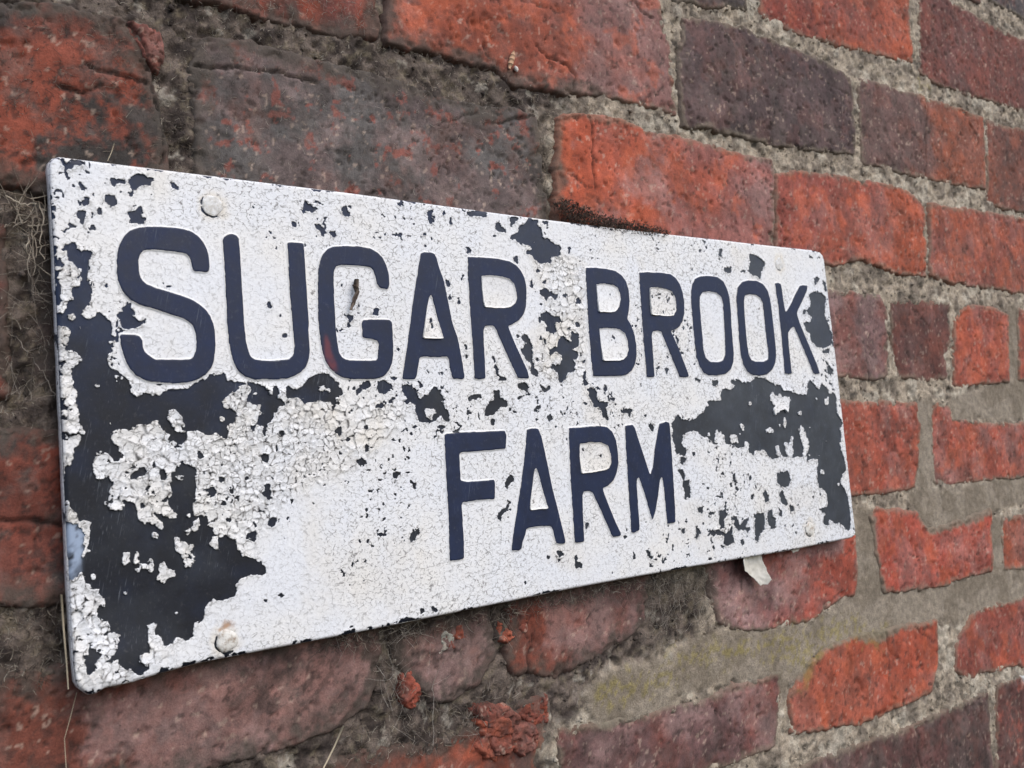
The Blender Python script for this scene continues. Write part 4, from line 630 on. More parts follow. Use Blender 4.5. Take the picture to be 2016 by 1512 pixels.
def paint_mat(name, rim=False):
    m, nt, b = new_mat(name); L = nt.links; v = coords(nt)
    wp = nd(nt, 'ShaderNodeTexNoise', Scale=260., Detail=2.); L.new(v, wp.inputs['Vector'])
    add = nt.nodes.new('ShaderNodeMix'); add.data_type = 'VECTOR'; add.inputs[0].default_value = .0022
    L.new(v, add.inputs[4]); L.new(wp.outputs['Color'], add.inputs[5]); wv = add.outputs[1]
    def cracks(scale, w, seedscale, lo, hi, sx=1.0):
        vv = wv
        mp = nt.nodes.new('ShaderNodeMapping'); mp.inputs['Scale'].default_value = (1., 1., sx); mp.inputs['Location'].default_value = (seedscale * .001, 0, 0); L.new(vv, mp.inputs[0])
        vo = nd(nt, 'ShaderNodeTexVoronoi', Scale=scale, feature='DISTANCE_TO_EDGE'); L.new(mp.outputs[0], vo.inputs['Vector'])
        ln = ramp(nt, vo.outputs['Distance'], [(0., 1.), (w, 0.)])
        gate = ramp(nt, noise(nt, v, seedscale, 3, .6), [(lo, 0.), (hi, 1.)])
        return mth(nt, 'MULTIPLY', ln, gate)
    c1 = cracks(220, .075, 420, .47, .56, 1.6); c2 = cracks(420, .12, 560, .50, .59, 1.4)
    gl_ = nt.nodes.new('ShaderNodeMapRange'); L.new(attr(nt, 'gap', 'Fac'), gl_.inputs[0]); gl_.inputs[1].default_value = .10; gl_.inputs[2].default_value = .95; gl_.inputs[3].default_value = 1.; gl_.inputs[4].default_value = 0.
    c4 = mth(nt, 'MULTIPLY', mth(nt, 'MULTIPLY', gl_.outputs[0], ramp(nt, noise(nt, v, 230, 3, .6), [(.36, .1), (.56, 1.)])), attr(nt, 'heavy', 'Fac'))
    cr = mth(nt, 'MULTIPLY', mth(nt, 'MAXIMUM', c1, mth(nt, 'MULTIPLY', c2, .65)), attr(nt, 'crk', 'Fac')); cr = mth(nt, 'MAXIMUM', cr, mth(nt, 'MULTIPLY', c4, 1.4))
    dirt = ramp(nt, noise(nt, v, 24, 4, .6), [(.38, 0.), (.72, 1.)])
    fine = ramp(nt, noise(nt, v, 900, 2, .6), [(.3, .90), (.7, 1.0)])
    white = mix(nt, dirt, (.715, .738, .775), (.745, .738, .715))
    white = mix(nt, 1.0, white, fine, 'MULTIPLY')
    cream = attr(nt, 'cream', 'Fac'); white = mix(nt, cream, white, (.62, .56, .45)); white = mix(nt, attr(nt, 'rust', 'Fac'), white, (.33, .17, .07))
    blot = ramp(nt, noise(nt, v, 75, 5, .7), [(.55, 0.), (.8, .28)]); white = mix(nt, blot, white, (.56, .55, .53))
    grime = mix(nt, mth(nt, 'MULTIPLY', cr, .85), white, (.13, .125, .12))
    if rim:
        ch = ramp(nt, noise(nt, v, 110, 5, .65), [(.62, 0.), (.64, 1.)]); grime = mix(nt, ch, grime, (.03, .036, .05))
    L.new(grime, b.inputs['Base Color']); b.inputs['Roughness'].default_value = .55; b.inputs['Specular IOR Level'].default_value = .4
    k = bump(nt, noise(nt, v, 420, 3, .65), .4, .0005)
    L.new(k, b.inputs['Normal']); return m
M_paint = paint_mat('cracked_white_paint'); M_rim = paint_mat('chipped_white_rim', True)

def navy_mat(name, ca, cb, cs, scr):
    m, nt, b = new_mat(name); L = nt.links; v = coords(nt)
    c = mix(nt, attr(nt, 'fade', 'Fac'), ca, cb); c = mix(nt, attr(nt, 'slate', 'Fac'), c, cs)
    n2 = noise(nt, v, 90, 4, .7); c = mix(nt, 1.0, c, ramp(nt, n2, [(.3, .75), (.7, 1.3)]), 'MULTIPLY')
    st = noise(nt, coords(nt, (1., 1., .05)), 1300, 2, .5); st2 = noise(nt, coords(nt, (1., 1., .09)), 2400, 2, .5); sm = noise(nt, v, 45, 3, .6)
    sc = mth(nt, 'MULTIPLY', ramp(nt, mth(nt, 'MAXIMUM', st, st2), [(.65, 0.), (.78, 1.)]), ramp(nt, sm, [(.46, 0.), (.70, scr)]))
    c = mix(nt, sc, c, (.26, .29, .33))
    dust = ramp(nt, noise(nt, v, 420, 4, .75), [(.58, 0.), (.8, .2)]); c = mix(nt, dust, c, (.20, .20, .20))
    c = mix(nt, attr(nt, 'red', 'Fac'), c, (.13, .03, .04)); c = mix(nt, attr(nt, 'blue', 'Fac'), c, (.36, .45, .60)); c = mix(nt, attr(nt, 'wear', 'Fac'), c, (.42, .43, .44))
    L.new(c, b.inputs['Base Color']); L.new(ramp(nt, n2, [(.3, .42), (.7, .62)]), b.inputs['Roughness']); b.inputs['Specular IOR Level'].default_value = .27
    L.new(bump(nt, noise(nt, v, 600, 3, .6), .22, .0003), b.inputs['Normal']); return m
M_navy = navy_mat('navy_letter_paint', (.005, .011, .036), (.007, .016, .052), (.020, .026, .042), .3)
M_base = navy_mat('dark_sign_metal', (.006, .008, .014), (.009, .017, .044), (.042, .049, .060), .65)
M_nail, nt, b = new_mat('painted_nail_head'); v = coords(nt)
b.inputs['Roughness'].default_value = .6
c = mix(nt, ramp(nt, noise(nt, v, 420, 4, .7), [(.46, 0.), (.66, .85)]), (.62, .61, .57), (.24, .17, .11)); nt.links.new(c, b.inputs['Base Color'])
nt.links.new(bump(nt, noise(nt, v, 500, 4, .6), .6, .0005), b.inputs['Normal'])

M_nail2, nt, b = new_mat('overpainted_nail_head'); v = coords(nt); b.inputs['Roughness'].default_value = .6
nt.links.new(mix(nt, ramp(nt, noise(nt, v, 300, 4, .7), [(.42, 0.), (.66, 1.)]), (.66, .67, .67), (.42, .40, .36)), b.inputs['Base Color']); nt.links.new(bump(nt, noise(nt, v, 500, 4, .6), .7, .0006), b.inputs['Normal'])
# ------------------------------------------------------------------ brick wall
wall = bpy.data.objects.new('brick_wall', None); col.objects.link(wall); wall.location = (.55, 0, -.42)
tag(wall, 'old red brick wall with crumbling mortar and patches of grey cement behind the sign', 'wall')
WB = Vector((.55, 0, -.42))
cracks = [P(s) for s in CRK]; cem = [P(s) for s in CEM]; lich = [P(s) for s in LICH]; darkz = P(DARKZONE)
bricks = [(n, P(s), c1, c2, m, dk, bl, z, res, rnd) for n, s, c1, c2, m, dk, bl, z, res, rnd in BRICKS]
def cement_w(X, Z):
    w = np.full(X.shape, -1e9)
    for p in cem: w = np.maximum(w, sdf(X, Z, p))
    return w
def brick_mesh(nm, pl, c1, c2, mode, dk, bl, z0, res, rnd, seed):
    lo = pl.min(0) - 5; hi = pl.max(0) + 5; ctr = (lo + hi) / 2
    gx = np.arange(lo[0], hi[0] + res, res); gz = np.arange(lo[1], hi[1] + res, res); X, Z = np.meshgrid(gx, gz)
    s = sdf(X, Z, pl)
    s = s + fbm(X, Z, 16, seed, 3) * 1.6 + fbm(X, Z, 6, seed + 3, 4, .7) * .75 + 1.7
    r = rnd * .45; k = np.clip(s / r, 0, 1); prof = r * .9 * (np.sqrt(np.clip(1 - (1 - k) ** 2, 0, 1)) - 1)
    prof = np.where(s < 0, -r * .8 + s * 3.0, prof)
    chip = ss(.34, .46, fbm(X, Z, 12, seed + 31, 4)) * ss(9, 3, s) * 1.5 + ss(.74, .80, fbm(X, Z, 7, seed + 37, 4)) * 1.3
    tilt = rng.normal(0, .006, 2)
    gouge = ss(.62, .8, fbm(X * .75, Z * 1.3, 8, seed + 33, 4, .6)) * .5 + ss(.80, .88, fbm(X, Z, 3.4, seed + 35, 2)) * 1.1
    rg = .25 + .75 * ss(-.3, .5, fbm(X, Z, 40, seed + 15, 2))
    d = prof + fbm(X, Z, 30, seed + 7, 3) * .7 + (fbm(X, Z, 7, seed + 9, 4, .6) * .22 + fbm(X, Z, 2.6, seed + 12, 2) * .09) * rg - chip - gouge * rg
    d = d + z0 + (X - ctr[0]) * tilt[0] + (Z - ctr[1]) * tilt[1]
    crkd = np.full(X.shape, 99.)
    for c in cracks:
        if (c.min(0) < hi).all() and (c.max(0) > lo).all():
            q = dist_line(X + fbm(X, Z, 5, 3, 3) * 1.2, Z + fbm(X, Z, 5, 4, 3) * 1.2, c); d -= 2.2 * np.exp(-(q / .75) ** 2); crkd = np.minimum(crkd, q)
    if nm == 'chip':
        v1, v2, vc, vx, vz = vor(X + fbm(X, Z, 4, 8, 2) * 1.2, Z + fbm(X, Z, 4, 9, 2) * 1.2, 6.5, seed)
        d = d + (vc - .5) * 1.8 + (vx * np.cos(vc * 40) + vz * np.sin(vc * 40)) * .22 - 1.2 * ss(.5, 0, v2 - v1)
    hair = np.full(X.shape, 99.)
    for q in range(2 if nm not in ('chip', 'x') else 0):
        p0 = np.array([rng.uniform(lo[0], hi[0]), rng.uniform(lo[1], hi[1])]); an = rng.choice([rng.normal(1.57, .35), rng.normal(0, .4)]); L_ = rng.uniform(12, 38)
        pl2 = np.array([p0 + np.array((math.cos(an), math.sin(an))) * L_ * w + rng.normal(0, 1.6, 2) for w in (0, .35, .7, 1)])
        hair = np.minimum(hair, dist_line(X + fbm(X, Z, 5, 3, 3) * 1.5, Z + fbm(X, Z, 5, 4, 3) * 1.5, pl2))
    d -= 1.1 * np.exp(-(hair / .7) ** 2); hair = np.minimum(hair, crkd * .8)
    # colour
    a, b_ = lin(c1) * ALB, lin(c2) * ALB
    u = (X - lo[0]) / (hi[0] - lo[0])
    g = fbm(X, Z, 34, seed + 20, 4)
    if mode == 'l': t = ss(.18, .9, u + g * .28)
    elif mode == 's': t = ss(.34, .60, u + g * .16)
    elif mode == 'k': t = ss(.30, .58, u + g * .16 + (Z - ctr[1]) * .0006)
    else: t = ss(-.35, .45, g)
    C = mixc(a[None, None], b_[None, None], t)
    gd = ss(.0, .6, fbm(X, Z, 22, seed + 41, 5, .65)); C = mixc(C, lin((68, 58, 56)) * ALB, gd * dk * 1.1)
    gd = ss(.30, .6, fbm(X, Z, 5, seed + 44, 4, .6)); C = mixc(C, lin((50, 42, 40)) * ALB, gd * (.15 + .5 * dk))
    gb = ss(-.1, .7, fbm(X, Z, 30, seed + 51, 5, .6)); C = mixc(C, lin((168, 134, 132)) * ALB, gb * np.minimum(bl * 1.15, .75))
    gb = ss(.90, .97, fbm(X, Z, 3.4, seed + 54, 2)); C = mixc(C, lin((200, 172, 156)) * ALB, gb * .4)
    C = mixc(C, lin((46, 38, 36)) * ALB, np.clip(gouge, 0, 1) * .55)
    rs = ss(.42, .62, fbm(X, Z, 9, seed + 66, 4, .65)); C = mixc(C, lin((150, 78, 66)) * ALB, rs * .7 * (1 if 95 < max(c1) < 112 else 0))
    gg = ss(-.1, .7, fbm(X, Z, 13, seed + 64, 5, .65)); C = mixc(C, lin((104, 92, 88)) * ALB, gg * (.16 + .3 * dk))
    hot = ss(.1, .6, fbm(X, Z, 20, seed + 57, 5, .6)); C = mixc(C, lin((198, 92, 54)) * ALB, hot * .5 * (1 - dk) * (1 if min(c1) < 70 and max(c1) > 135 else .25))
    lit = fbm(X, Z, 16, seed + 58, 4, .6); C = C * (1 + .32 * lit)[..., None]
    dzb = ss(-14, 14, sdf(X, Z, darkz) + fbm(X, Z, 22, 79, 4) * 16); ed = ss(4.5 + 9 * dzb, 0, s - 1 + fbm(X, Z, 6, seed + 61, 4) * (2.5 + 4 * dzb))
    C = mixc(C, mixc(lin((132, 118, 102))[None, None], lin((84, 75, 69))[None, None], dzb) * ALB, ed * (.55 + .3 * dzb) * (.15 if nm == 'chip' else 1.))
    C = mixc(C, lin((40, 32, 30)) * ALB, np.exp(-(hair / .6) ** 2) * .75)
    li = np.full(X.shape, -1e9)
    for p in lich: li = np.maximum(li, sdf(X, Z, p))
    C = mixc(C, lin((132, 124, 62)) * ALB, ss(-4, 6, li + fbm(X, Z, 7, 77, 4) * 7) * .55)
    cw = cement_w(X, Z) + fbm(X, Z, 6, 78, 4) * 2.5; C = mixc(C, lin((126, 116, 102)) * ALB, ss(-1, 2.5, cw) * .8)
    if nm == 'H2':
        w = ss(3, -1, np.hypot((X - 968) / 1.2, (Z + 236) / 4.) - 2 + fbm(X, Z, 5, 5) * 1.5); C = mixc(C, np.array((.5, .5, .52)), w)
    lum = (C * np.array((.3, .55, .15))).sum(-1, keepdims=True); C = (C * .90 + lum * np.array((1.02, .98, .95)) * .10) * .86; C[..., 1] *= 1.04
    keep4 = s > -2.2
    keep = keep4[:-1, :-1] | keep4[:-1, 1:] | keep4[1:, 1:] | keep4[1:, :-1]
    return grid_mesh('brick', X - ctr[0], d, Z - ctr[1], keep, C), ctr
for i, (nm, pl, c1, c2, m, dk, bl, z, res, rnd) in enumerate(bricks):
    me, ctr = brick_mesh(nm, pl, c1, c2, m, dk, bl, z, res, rnd, 100 + i * 71)
    link('brick', me, M_brick, wall, Vector((ctr[0] / 1000, 0, ctr[1] / 1000)) - WB)
# courses that run on past the edges of the picture
LV = [640, 552, 462, 344, 241, 136, 42, -49, -132, -229, -320, -410]
rowx = {}
for n, pl, *r in bricks:
    k = min(range(len(LV) - 1), key=lambda q: abs((LV[q] + LV[q + 1]) / 2 - (pl.min(0)[1] + pl.max(0)[1]) / 2)); a, b = rowx.get(k, (1e9, -1e9))
    rowx[k] = (min(a, pl[:, 0].min()), max(b, pl[:, 0].max()))
shared = []
pal = [(150, 74, 56), (120, 70, 62), (98, 76, 74), (165, 80, 58), (135, 68, 54)]
for j in range(5):
    pl = np.array([(-110, -38), (110, -40), (111, 39), (-109, 40)], float)
    shared.append(brick_mesh('x', pl, pal[j], pal[(j + 1) % 5], 'n', .35, .2, 0, 3.0, 4, 5000 + 91 * j)[0])
XL, XR = -260, 1420
for k in range(len(LV) - 1):
    zc = (LV[k] + LV[k + 1]) / 2; hgt = LV[k] - LV[k + 1]; a, b = rowx.get(k, (580, 580)); spans = []
    x = a - 10
    while x > XL: spans.append(x - 110); x -= 232
    x = b + 10
    while x < XR: spans.append(x + 110); x += 232
    if k not in rowx:
        spans = list(np.arange(XL + (k % 2) * 116, XR, 232))
    for x in spans:
        o = link('brick', None, None, wall) if False else bpy.data.objects.new('brick', shared[random.randrange(5)])
        col.objects.link(o); o.parent = wall; o.location = Vector((x / 1000, random.uniform(-.001, .001), zc / 1000)) - WB; o.scale = (1, 1, hgt / 92.0)
for me in shared: me.materials.append(M_brick)
# chips and fragments of broken brick
for i, s in enumerate(CHIP + FRAG + PALE):
    c = [(156, 86, 76), (172, 82, 58), (164, 78, 56), (176, 86, 60), (160, 76, 56), (166, 78, 56), (140, 66, 52), (168, 76, 56), (150, 68, 50)][i % 9]
    if s in PALE: c = (196, 190, 180)
    me, ctr = brick_mesh('chip', P(s), c, c if s in PALE else (136, 66, 52), 'n', .4, .1, [.2, .4, 1.0, .2, 1.2, .6, -1.2, -.8, -1][i % 9], .7, .7, 900 + i * 37)
    link('brick_fragment', me, M_brick, wall, Vector((ctr[0] / 1000, 0, ctr[1] / 1000)) - WB)
# mortar
def mortar(x0, x1, z0, z1, res):
    gx = np.arange(x0, x1 + res, res); gz = np.arange(z0, z1 + res, res); X, Z = np.meshgrid(gx, gz)
    S = np.full(X.shape, -99.)
    for n, pl, *r in bricks:
        lo = pl.min(0) - 12; hi = pl.max(0) + 12
        a0, a1 = np.searchsorted(gx, [lo[0], hi[0]]); b0, b1 = np.searchsorted(gz, [lo[1], hi[1]])
        if a1 > a0 and b1 > b0: S[b0:b1, a0:a1] = np.maximum(S[b0:b1, a0:a1], sdf(X[b0:b1, a0:a1], Z[b0:b1, a0:a1], pl))
    cw = ss(-2.5, 2.5, cement_w(X, Z) + fbm(X, Z, 8, 78, 4) * 2.2)
    dz = ss(-14, 14, sdf(X, Z, darkz) + fbm(X, Z, 22, 79, 4) * 16)
    rough = fbm(X, Z, 9, 80, 4, .6) * 1.7 + fbm(X, Z, 3.6, 81, 2, .7) * 1.1 - 2.2 * ss(.35, .6, fbm(X, Z, 7, 95, 3))
    d = -1.3 - 1.8 * dz + rough * (.7 + .35 * dz); d = d * (1 - cw) + (-1.3 + fbm(X, Z, 14, 82, 3) * .5 + fbm(X, Z, 3, 83, 2) * .12) * cw
    d = d - 2.5 * ss(1.5, 6, S)
    pale = mixc(lin((164, 152, 135))[None, None], lin((122, 112, 100))[None, None], ss(-.3, .5, fbm(X, Z, 10, 84, 4)))
    pale = mixc(pale, lin((60, 56, 50)), ss(.3, .65, fbm(X, Z, 6, 85, 4, .6)) * .7)
    pale = mixc(pale, lin((192, 184, 168)), ss(.2, .6, fbm(X, Z, 15, 86, 4, .6)) * .55)
    drk = mixc(lin((106, 95, 87))[None, None], lin((62, 54, 50))[None, None], ss(-.3, .4, fbm(X, Z, 7, 87, 4)))
    drk = mixc(drk, lin((126, 116, 98)), ss(.2, .7, fbm(X, Z, 6, 88, 4, .65)) * .6); drk = mixc(drk, lin((170, 164, 152)), ss(.55, .8, fbm(X, Z, 14, 98, 4, .65)) * .6)
    C = mixc(pale, drk, dz)
    cemc = mixc(lin((142, 132, 118))[None, None], lin((124, 114, 100))[None, None], ss(-.4, .4, fbm(X, Z, 20, 89, 4))); C = mixc(C, cemc, cw)
    li = np.full(X.shape, -1e9)
    for p in lich: li = np.maximum(li, sdf(X, Z, p))
    C = mixc(C, lin((144, 132, 66)), ss(-3, 8, li + fbm(X, Z, 7, 77, 4) * 8) * .5 * ss(-.05, .35, fbm(X, Z, 3.4, 90, 3, .7)))
    k4 = S < 7; keep = k4[:-1, :-1] | k4[:-1, 1:] | k4[1:, 1:] | k4[1:, :-1]
    return X, d, Z, keep, C * ALB, S, cw
X, d, Z, keep, C, S_, cw_ = mortar(60, 1190, -330, 505, 1.6)
ok = np.argwhere((S_ < -.5) & (cw_ < .35)); ok = ok[rng.integers(0, len(ok), 6000)]
gv = []; gl = []; gc = []
OCT = np.array([(1, 0, 0), (-1, 0, 0), (0, 1, 0), (0, -1, 0), (0, 0, 1), (0, 0, -1)], float); OF = [(0, 2, 4), (2, 1, 4), (1, 3, 4), (3, 0, 4), (2, 0, 5), (1, 2, 5), (3, 1, 5), (0, 3, 5)]
for a_, b_ in ok:
    r_ = rng.gamma(2.0, .32) + .3; p_ = np.array((X[a_, b_] - 550, -(d[a_, b_] + .1 * r_), Z[a_, b_] + 420)); k0 = len(gv)
    gv += list(p_ + OCT * r_ * rng.uniform(.55, 1.2, (6, 1)) + rng.normal(0, .2 * r_, (6, 3))); gc += [C[a_, b_] * rng.uniform(.7, 1.35)] * 6
    for f_ in OF: gl += [k0 + f_[2], k0 + f_[1], k0 + f_[0]]
gm = raw_mesh('mortar_grit', np.array(gv) / 1000, np.array(gl), np.arange(len(gl) // 3) * 3, np.full(len(gl) // 3, 3), False); set_col(gm, 'Col', np.array(gc))
o = link('mortar', grid_mesh('mortar', X - 550, d, Z + 420, keep, C), M_mortar, wall)
o = link('mortar_grit', gm, M_mortar, o); o['kind'] = 'stuff'
Xf, df, Zf, kf, Cf, _s, _c = mortar(-380, 1560, -410, 640, 9.0)
inner = (Xf > 64) & (Xf < 1184) & (Zf > -326) & (Zf < 500); k4 = ~inner; kf = k4[:-1, :-1] | k4[:-1, 1:] | k4[1:, 1:] | k4[1:, :-1]
link('mortar', grid_mesh('mortar', Xf - 550, df - 1.5, Zf + 420, kf, Cf), M_mortar, wall)

# ------------------------------------------------------------------ the sign
FRONT = 12.0
sign = bpy.data.objects.new('farm_sign', None); col.objects.link(sign)
sign.location = (SIGN_BASE[0] / 1000, -FRONT / 1000, SIGN_BASE[1] / 1000)
tag(sign, 'oblong white metal sign with raised navy capitals and peeling paint, nailed to the wall', 'sign')
out = P(OUTLINE)
PX = 0.5; gx = np.arange(-300, 300 + PX, PX); gz = np.arange(-10, 240 + PX, PX); X, Z = np.meshgrid(gx, gz)
FX = 0.25; fgx = np.arange(-300, 300 + FX / 2, FX); fgz = np.arange(-10, 240 + FX / 2, FX)
def raster(img, pl, val):
    a0, a1 = np.searchsorted(fgx, [pl[:, 0].min() - .3, pl[:, 0].max() + .3]); b0, b1 = np.searchsorted(fgz, [pl[:, 1].min() - .3, pl[:, 1].max() + .3])
    if a1 <= a0 or b1 <= b0: return
    xx = fgx[None, a0:a1]; yy = fgz[b0:b1, None]; ins = np.zeros((b1 - b0, a1 - a0), bool); n = len(pl)
    for i in range(n):
        ax, ay = pl[i]; bx, by = pl[(i + 1) % n]
        if ay != by: ins ^= ((ay > yy) != (by > yy)) & (xx < (bx - ax) * (yy - ay) / (by - ay) + ax)
    img[b0:b1, a0:a1][ins] = val
def pick(a): return a[::2, ::2][:X.shape[0], :X.shape[1]]
OUTD = sdf(X, Z, out)
# letters
lm = np.zeros((len(fgz), len(fgx)), np.float32); each = []
for ch, o_, holes in LETTERS:
    one = np.zeros_like(lm); raster(one, P(o_), 1)
    for hh in holes: raster(one, P(hh), 0)
    lm = np.maximum(lm, one); each.append((ch, P(o_), one))
FXX, FZZ = np.meshgrid(fgx, fgz)
wob = fbm(FXX, FZZ, 3.0, 5, 3) * .10
LB = pick(blur(lm, 2.6)); LS = pick(blur(lm, 1.5) + wob)                     # soft = emboss height, sharp = painted edge
EMB = .85 * ss(.18, .62, LB)
edge_drop = np.where(OUTD < 1.4, 1.4 - np.sqrt(np.clip(1.4 ** 2 - (1.4 - np.clip(OUTD, 0, 1.4)) ** 2, 0, None)), 0)
corner = np.exp(-(((X + 285) / 34) ** 2 + ((Z - 2) / 16) ** 2)) * 3.0           # lower left corner bent out
warp = fbm(X, Z, 160, 61, 2) * .6 + corner
BASEH = EMB - edge_drop + warp
# paint loss
ls = np.zeros_like(lm)
for ln in LOSS.split('\n'):
    k, s = ln.split(' ', 1); raster(ls, P(s), 1 if k == 'd' else 0)
loss = pick(blur(ls, 1.1)); soft = pick(blur(ls, 7.0))
hv = np.zeros_like(lm)
for s in HEAVY: raster(hv, P(s), 1)
heavy = np.clip(pick(blur(hv, 12.)) * 1.25, 0, 1)
nz = fbm(X, Z, 3.2, 7, 4, .6)
_a, _b, _c, jx, jz = vor(X, Z * 1.1, 2.3, 43)
ji = np.clip(np.rint((X - jx + 300) / PX).astype(int), 0, len(gx) - 1); jj = np.clip(np.rint(((Z * 1.1 - jz) / 1.1 + 10) / PX).astype(int), 0, len(gz) - 1)
loss = .5 * loss + .5 * loss[jj, ji]
f = .5 - loss + nz * .16 + fbm(X, Z, 1.6, 8, 2) * .22
# stray pin-head chips
p1 = ss(.72, .78, fbm(X, Z, 2.6, 15, 2)) * ss(.1, .5, fbm(X, Z, 50, 16, 3) + soft * 1.6); f = f - p1 * .8
fl, f2, cid, ox, oz = vor(X + fbm(X, Z, 5, 21, 3) * 1.3, (Z + fbm(X, Z, 5, 22, 3) * 1.3) * 1.15, 6.0, 31)
_, g2, cid2, ox2, oz2 = vor(X + fbm(X, Z, 4, 23, 3) * .9, Z + fbm(X, Z, 4, 24, 3) * .9, 3.0, 37); gap2 = g2 - _
sel = fbm(X, Z, 16, 27, 3) > .12; gap = np.where(sel, gap2 * 1.2, f2 - fl); cid = np.where(sel, cid2, cid); ox = np.where(sel, ox2 * 1.2, ox); oz = np.where(sel, oz2 * 1.2, oz); fl = np.where(sel, _ * 1.2, fl)
near = np.clip(heavy + .5 * ss(.08, .4, soft), 0, 1)
f = np.minimum(f, np.where(near > .25, (gap - .22 * near) * .8, 1))
f = np.where((f < .02) & (loss < .5) & (near > .25) & (fbm(X, Z, 7, 26, 3) > -.35 + .4 * near), .02, f)
ang = cid * 40.0; ca, sa = np.cos(ang), np.sin(ang); ang2 = cid2 * 40
tiltc = (ox * ca + oz * sa) * .11 + (fl / 3.0) ** 2 * .09
tilt2 = (ox2 * np.cos(ang2) + oz2 * np.sin(ang2)) * .07 + (_ / 1.8) ** 2 * .05
curl = ss(.02, .5, soft) * (.35 + .35 * fbm(X, Z, 9, 51, 3))
PH = BASEH + .26 + heavy * (tiltc + .12 * (cid - .3) + .05) + (.25 + .5 * near) * tilt2 + np.clip(curl, 0, 1) * .55 * (1 - ss(.2, .5, LB))
PH = np.maximum(PH, BASEH + .15)
rust = np.zeros(X.shape)
for k, (nx_, nz_, r_) in enumerate(NAILS):
    rr = np.hypot(X - nx_, Z - nz_); aa = np.arctan2(Z - nz_, X - nx_)
    f = np.where(rr < r_ * .9, np.maximum(f, .3), f); f = f - ss(.75, .3, np.abs(rr - r_ * 1.06 + fbm(X, Z, 4, 74, 3) * .35)) * ss(-.1, .5, np.cos(aa - 3.6) + fbm(X, Z, 5, 75 + k, 3) * .8) * .9
    if k in (1, 3): rust = np.maximum(rust, ss(3.2, .5, np.hypot((X - nx_ - .3) / 1.3, Z - nz_ - (r_ + 1.5 if k == 1 else -1)) + fbm(X, Z, 4, 76, 3) * 1.6) * .85)
# letter rims: paint climbs the embossed edge
f = np.where((LS > .12) & (LS < .5) & (loss < .62), np.maximum(f, .12), f)
f = f - ss(3.2, .3, OUTD) * ss(.16, .36, fbm(X, Z, 9, 28, 4, .6)) * .7
F = np.minimum(f, (.5 - LS) * 1.3); F = np.minimum(F, (OUTD - .12) * .6)
cream = np.clip(ss(.25, .6, LB) * .35 + .22 * ss(.0, .5, heavy) * ss(-.2, .6, fbm(X, Z, 14, 71, 4)) + .22 * ss(.2, .9, fbm(X, Z, 40, 72, 4)), 0, .6)
for nx_, nz_, r_ in NAILS: cream = np.maximum(cream, .55 * ss(1.9, .8, np.hypot(X - nx_, (Z - nz_) * .9) / r_ + fbm(X, Z, 6, 73, 3) * .35))
CRKW = (1 - .85 * ss(.01, .12, LB)) * (.55 + .6 * ss(-.4, .5, fbm(X, Z, 60, 66, 3))) + .5 * ss(.05, .4, soft)
HVY = np.clip(heavy + .6 * ss(.06, .3, soft), 0, 1)
M = F > 0; main = np.zeros(M.shape, bool); main[np.argmin(np.abs(gz - 40)), np.argmin(np.abs(gx + 60))] = True; last = 0
while True:
    for k in range(40):
        g = main.copy(); g[1:] |= main[:-1]; g[:-1] |= main[1:]; g[:, 1:] |= main[:, :-1]; g[:, :-1] |= main[:, 1:]; main = g & M
    c_ = int(main.sum())
    if c_ == last: break
    last = c_
todo = {(int(a), int(b)) for a, b in zip(*np.nonzero(M & ~main))}; flakes = []
while todo:
    st = [todo.pop()]; comp = []
    while st:
        a, b = st.pop(); comp.append((a, b))
        for nb in ((a + 1, b), (a - 1, b), (a, b + 1), (a, b - 1)):
            if nb in todo: todo.remove(nb); st.append(nb)
    if 24 <= len(comp) <= 4000: flakes.append(np.array(comp))
paint = None; Fm = F.copy()
for cp in flakes: Fm[cp[:, 0], cp[:, 1]] = -.05
paint = link('white_paint', march('white_paint', gx, gz, Fm, PH, BASEH - .05, {'cream': cream, 'rust': rust, 'heavy': HVY, 'crk': CRKW, 'gap': gap}), M_paint, sign)
for cp in flakes:
    (b0, a0), (b1, a1) = cp.min(0) - 1, cp.max(0) + 2
    if b0 < 0 or a0 < 0: continue
    sl_ = (slice(b0, b1), slice(a0, a1)); own = np.zeros(M.shape, bool); own[cp[:, 0], cp[:, 1]] = True
    Fs = np.where(own[sl_] | ~M[sl_], F[sl_], -.05); gxx = gx[a0:a1]; gzz = gz[b0:b1]; cx, cz = gxx.mean(), gzz.mean()
    tl = (X[sl_] - cx) * random.gauss(0, .045) + (Z[sl_] - cz) * random.gauss(-.03, .045); bow = ((X[sl_] - cx) ** 2 + (Z[sl_] - cz) ** 2) * .004
    link('paint_flake', march('paint_flake', gxx - cx, gzz - cz, Fs, PH[sl_] + np.clip(tl + bow, -.2, 1.2) + .1, BASEH[sl_] - .02, {'cream': np.clip(cream[sl_] + random.uniform(0, .25), 0, 1), 'rust': rust[sl_] * 0, 'heavy': HVY[sl_] * .6, 'crk': CRKW[sl_], 'gap': gap[sl_]}), M_paint, paint, (cx / 1000, 0, cz / 1000))

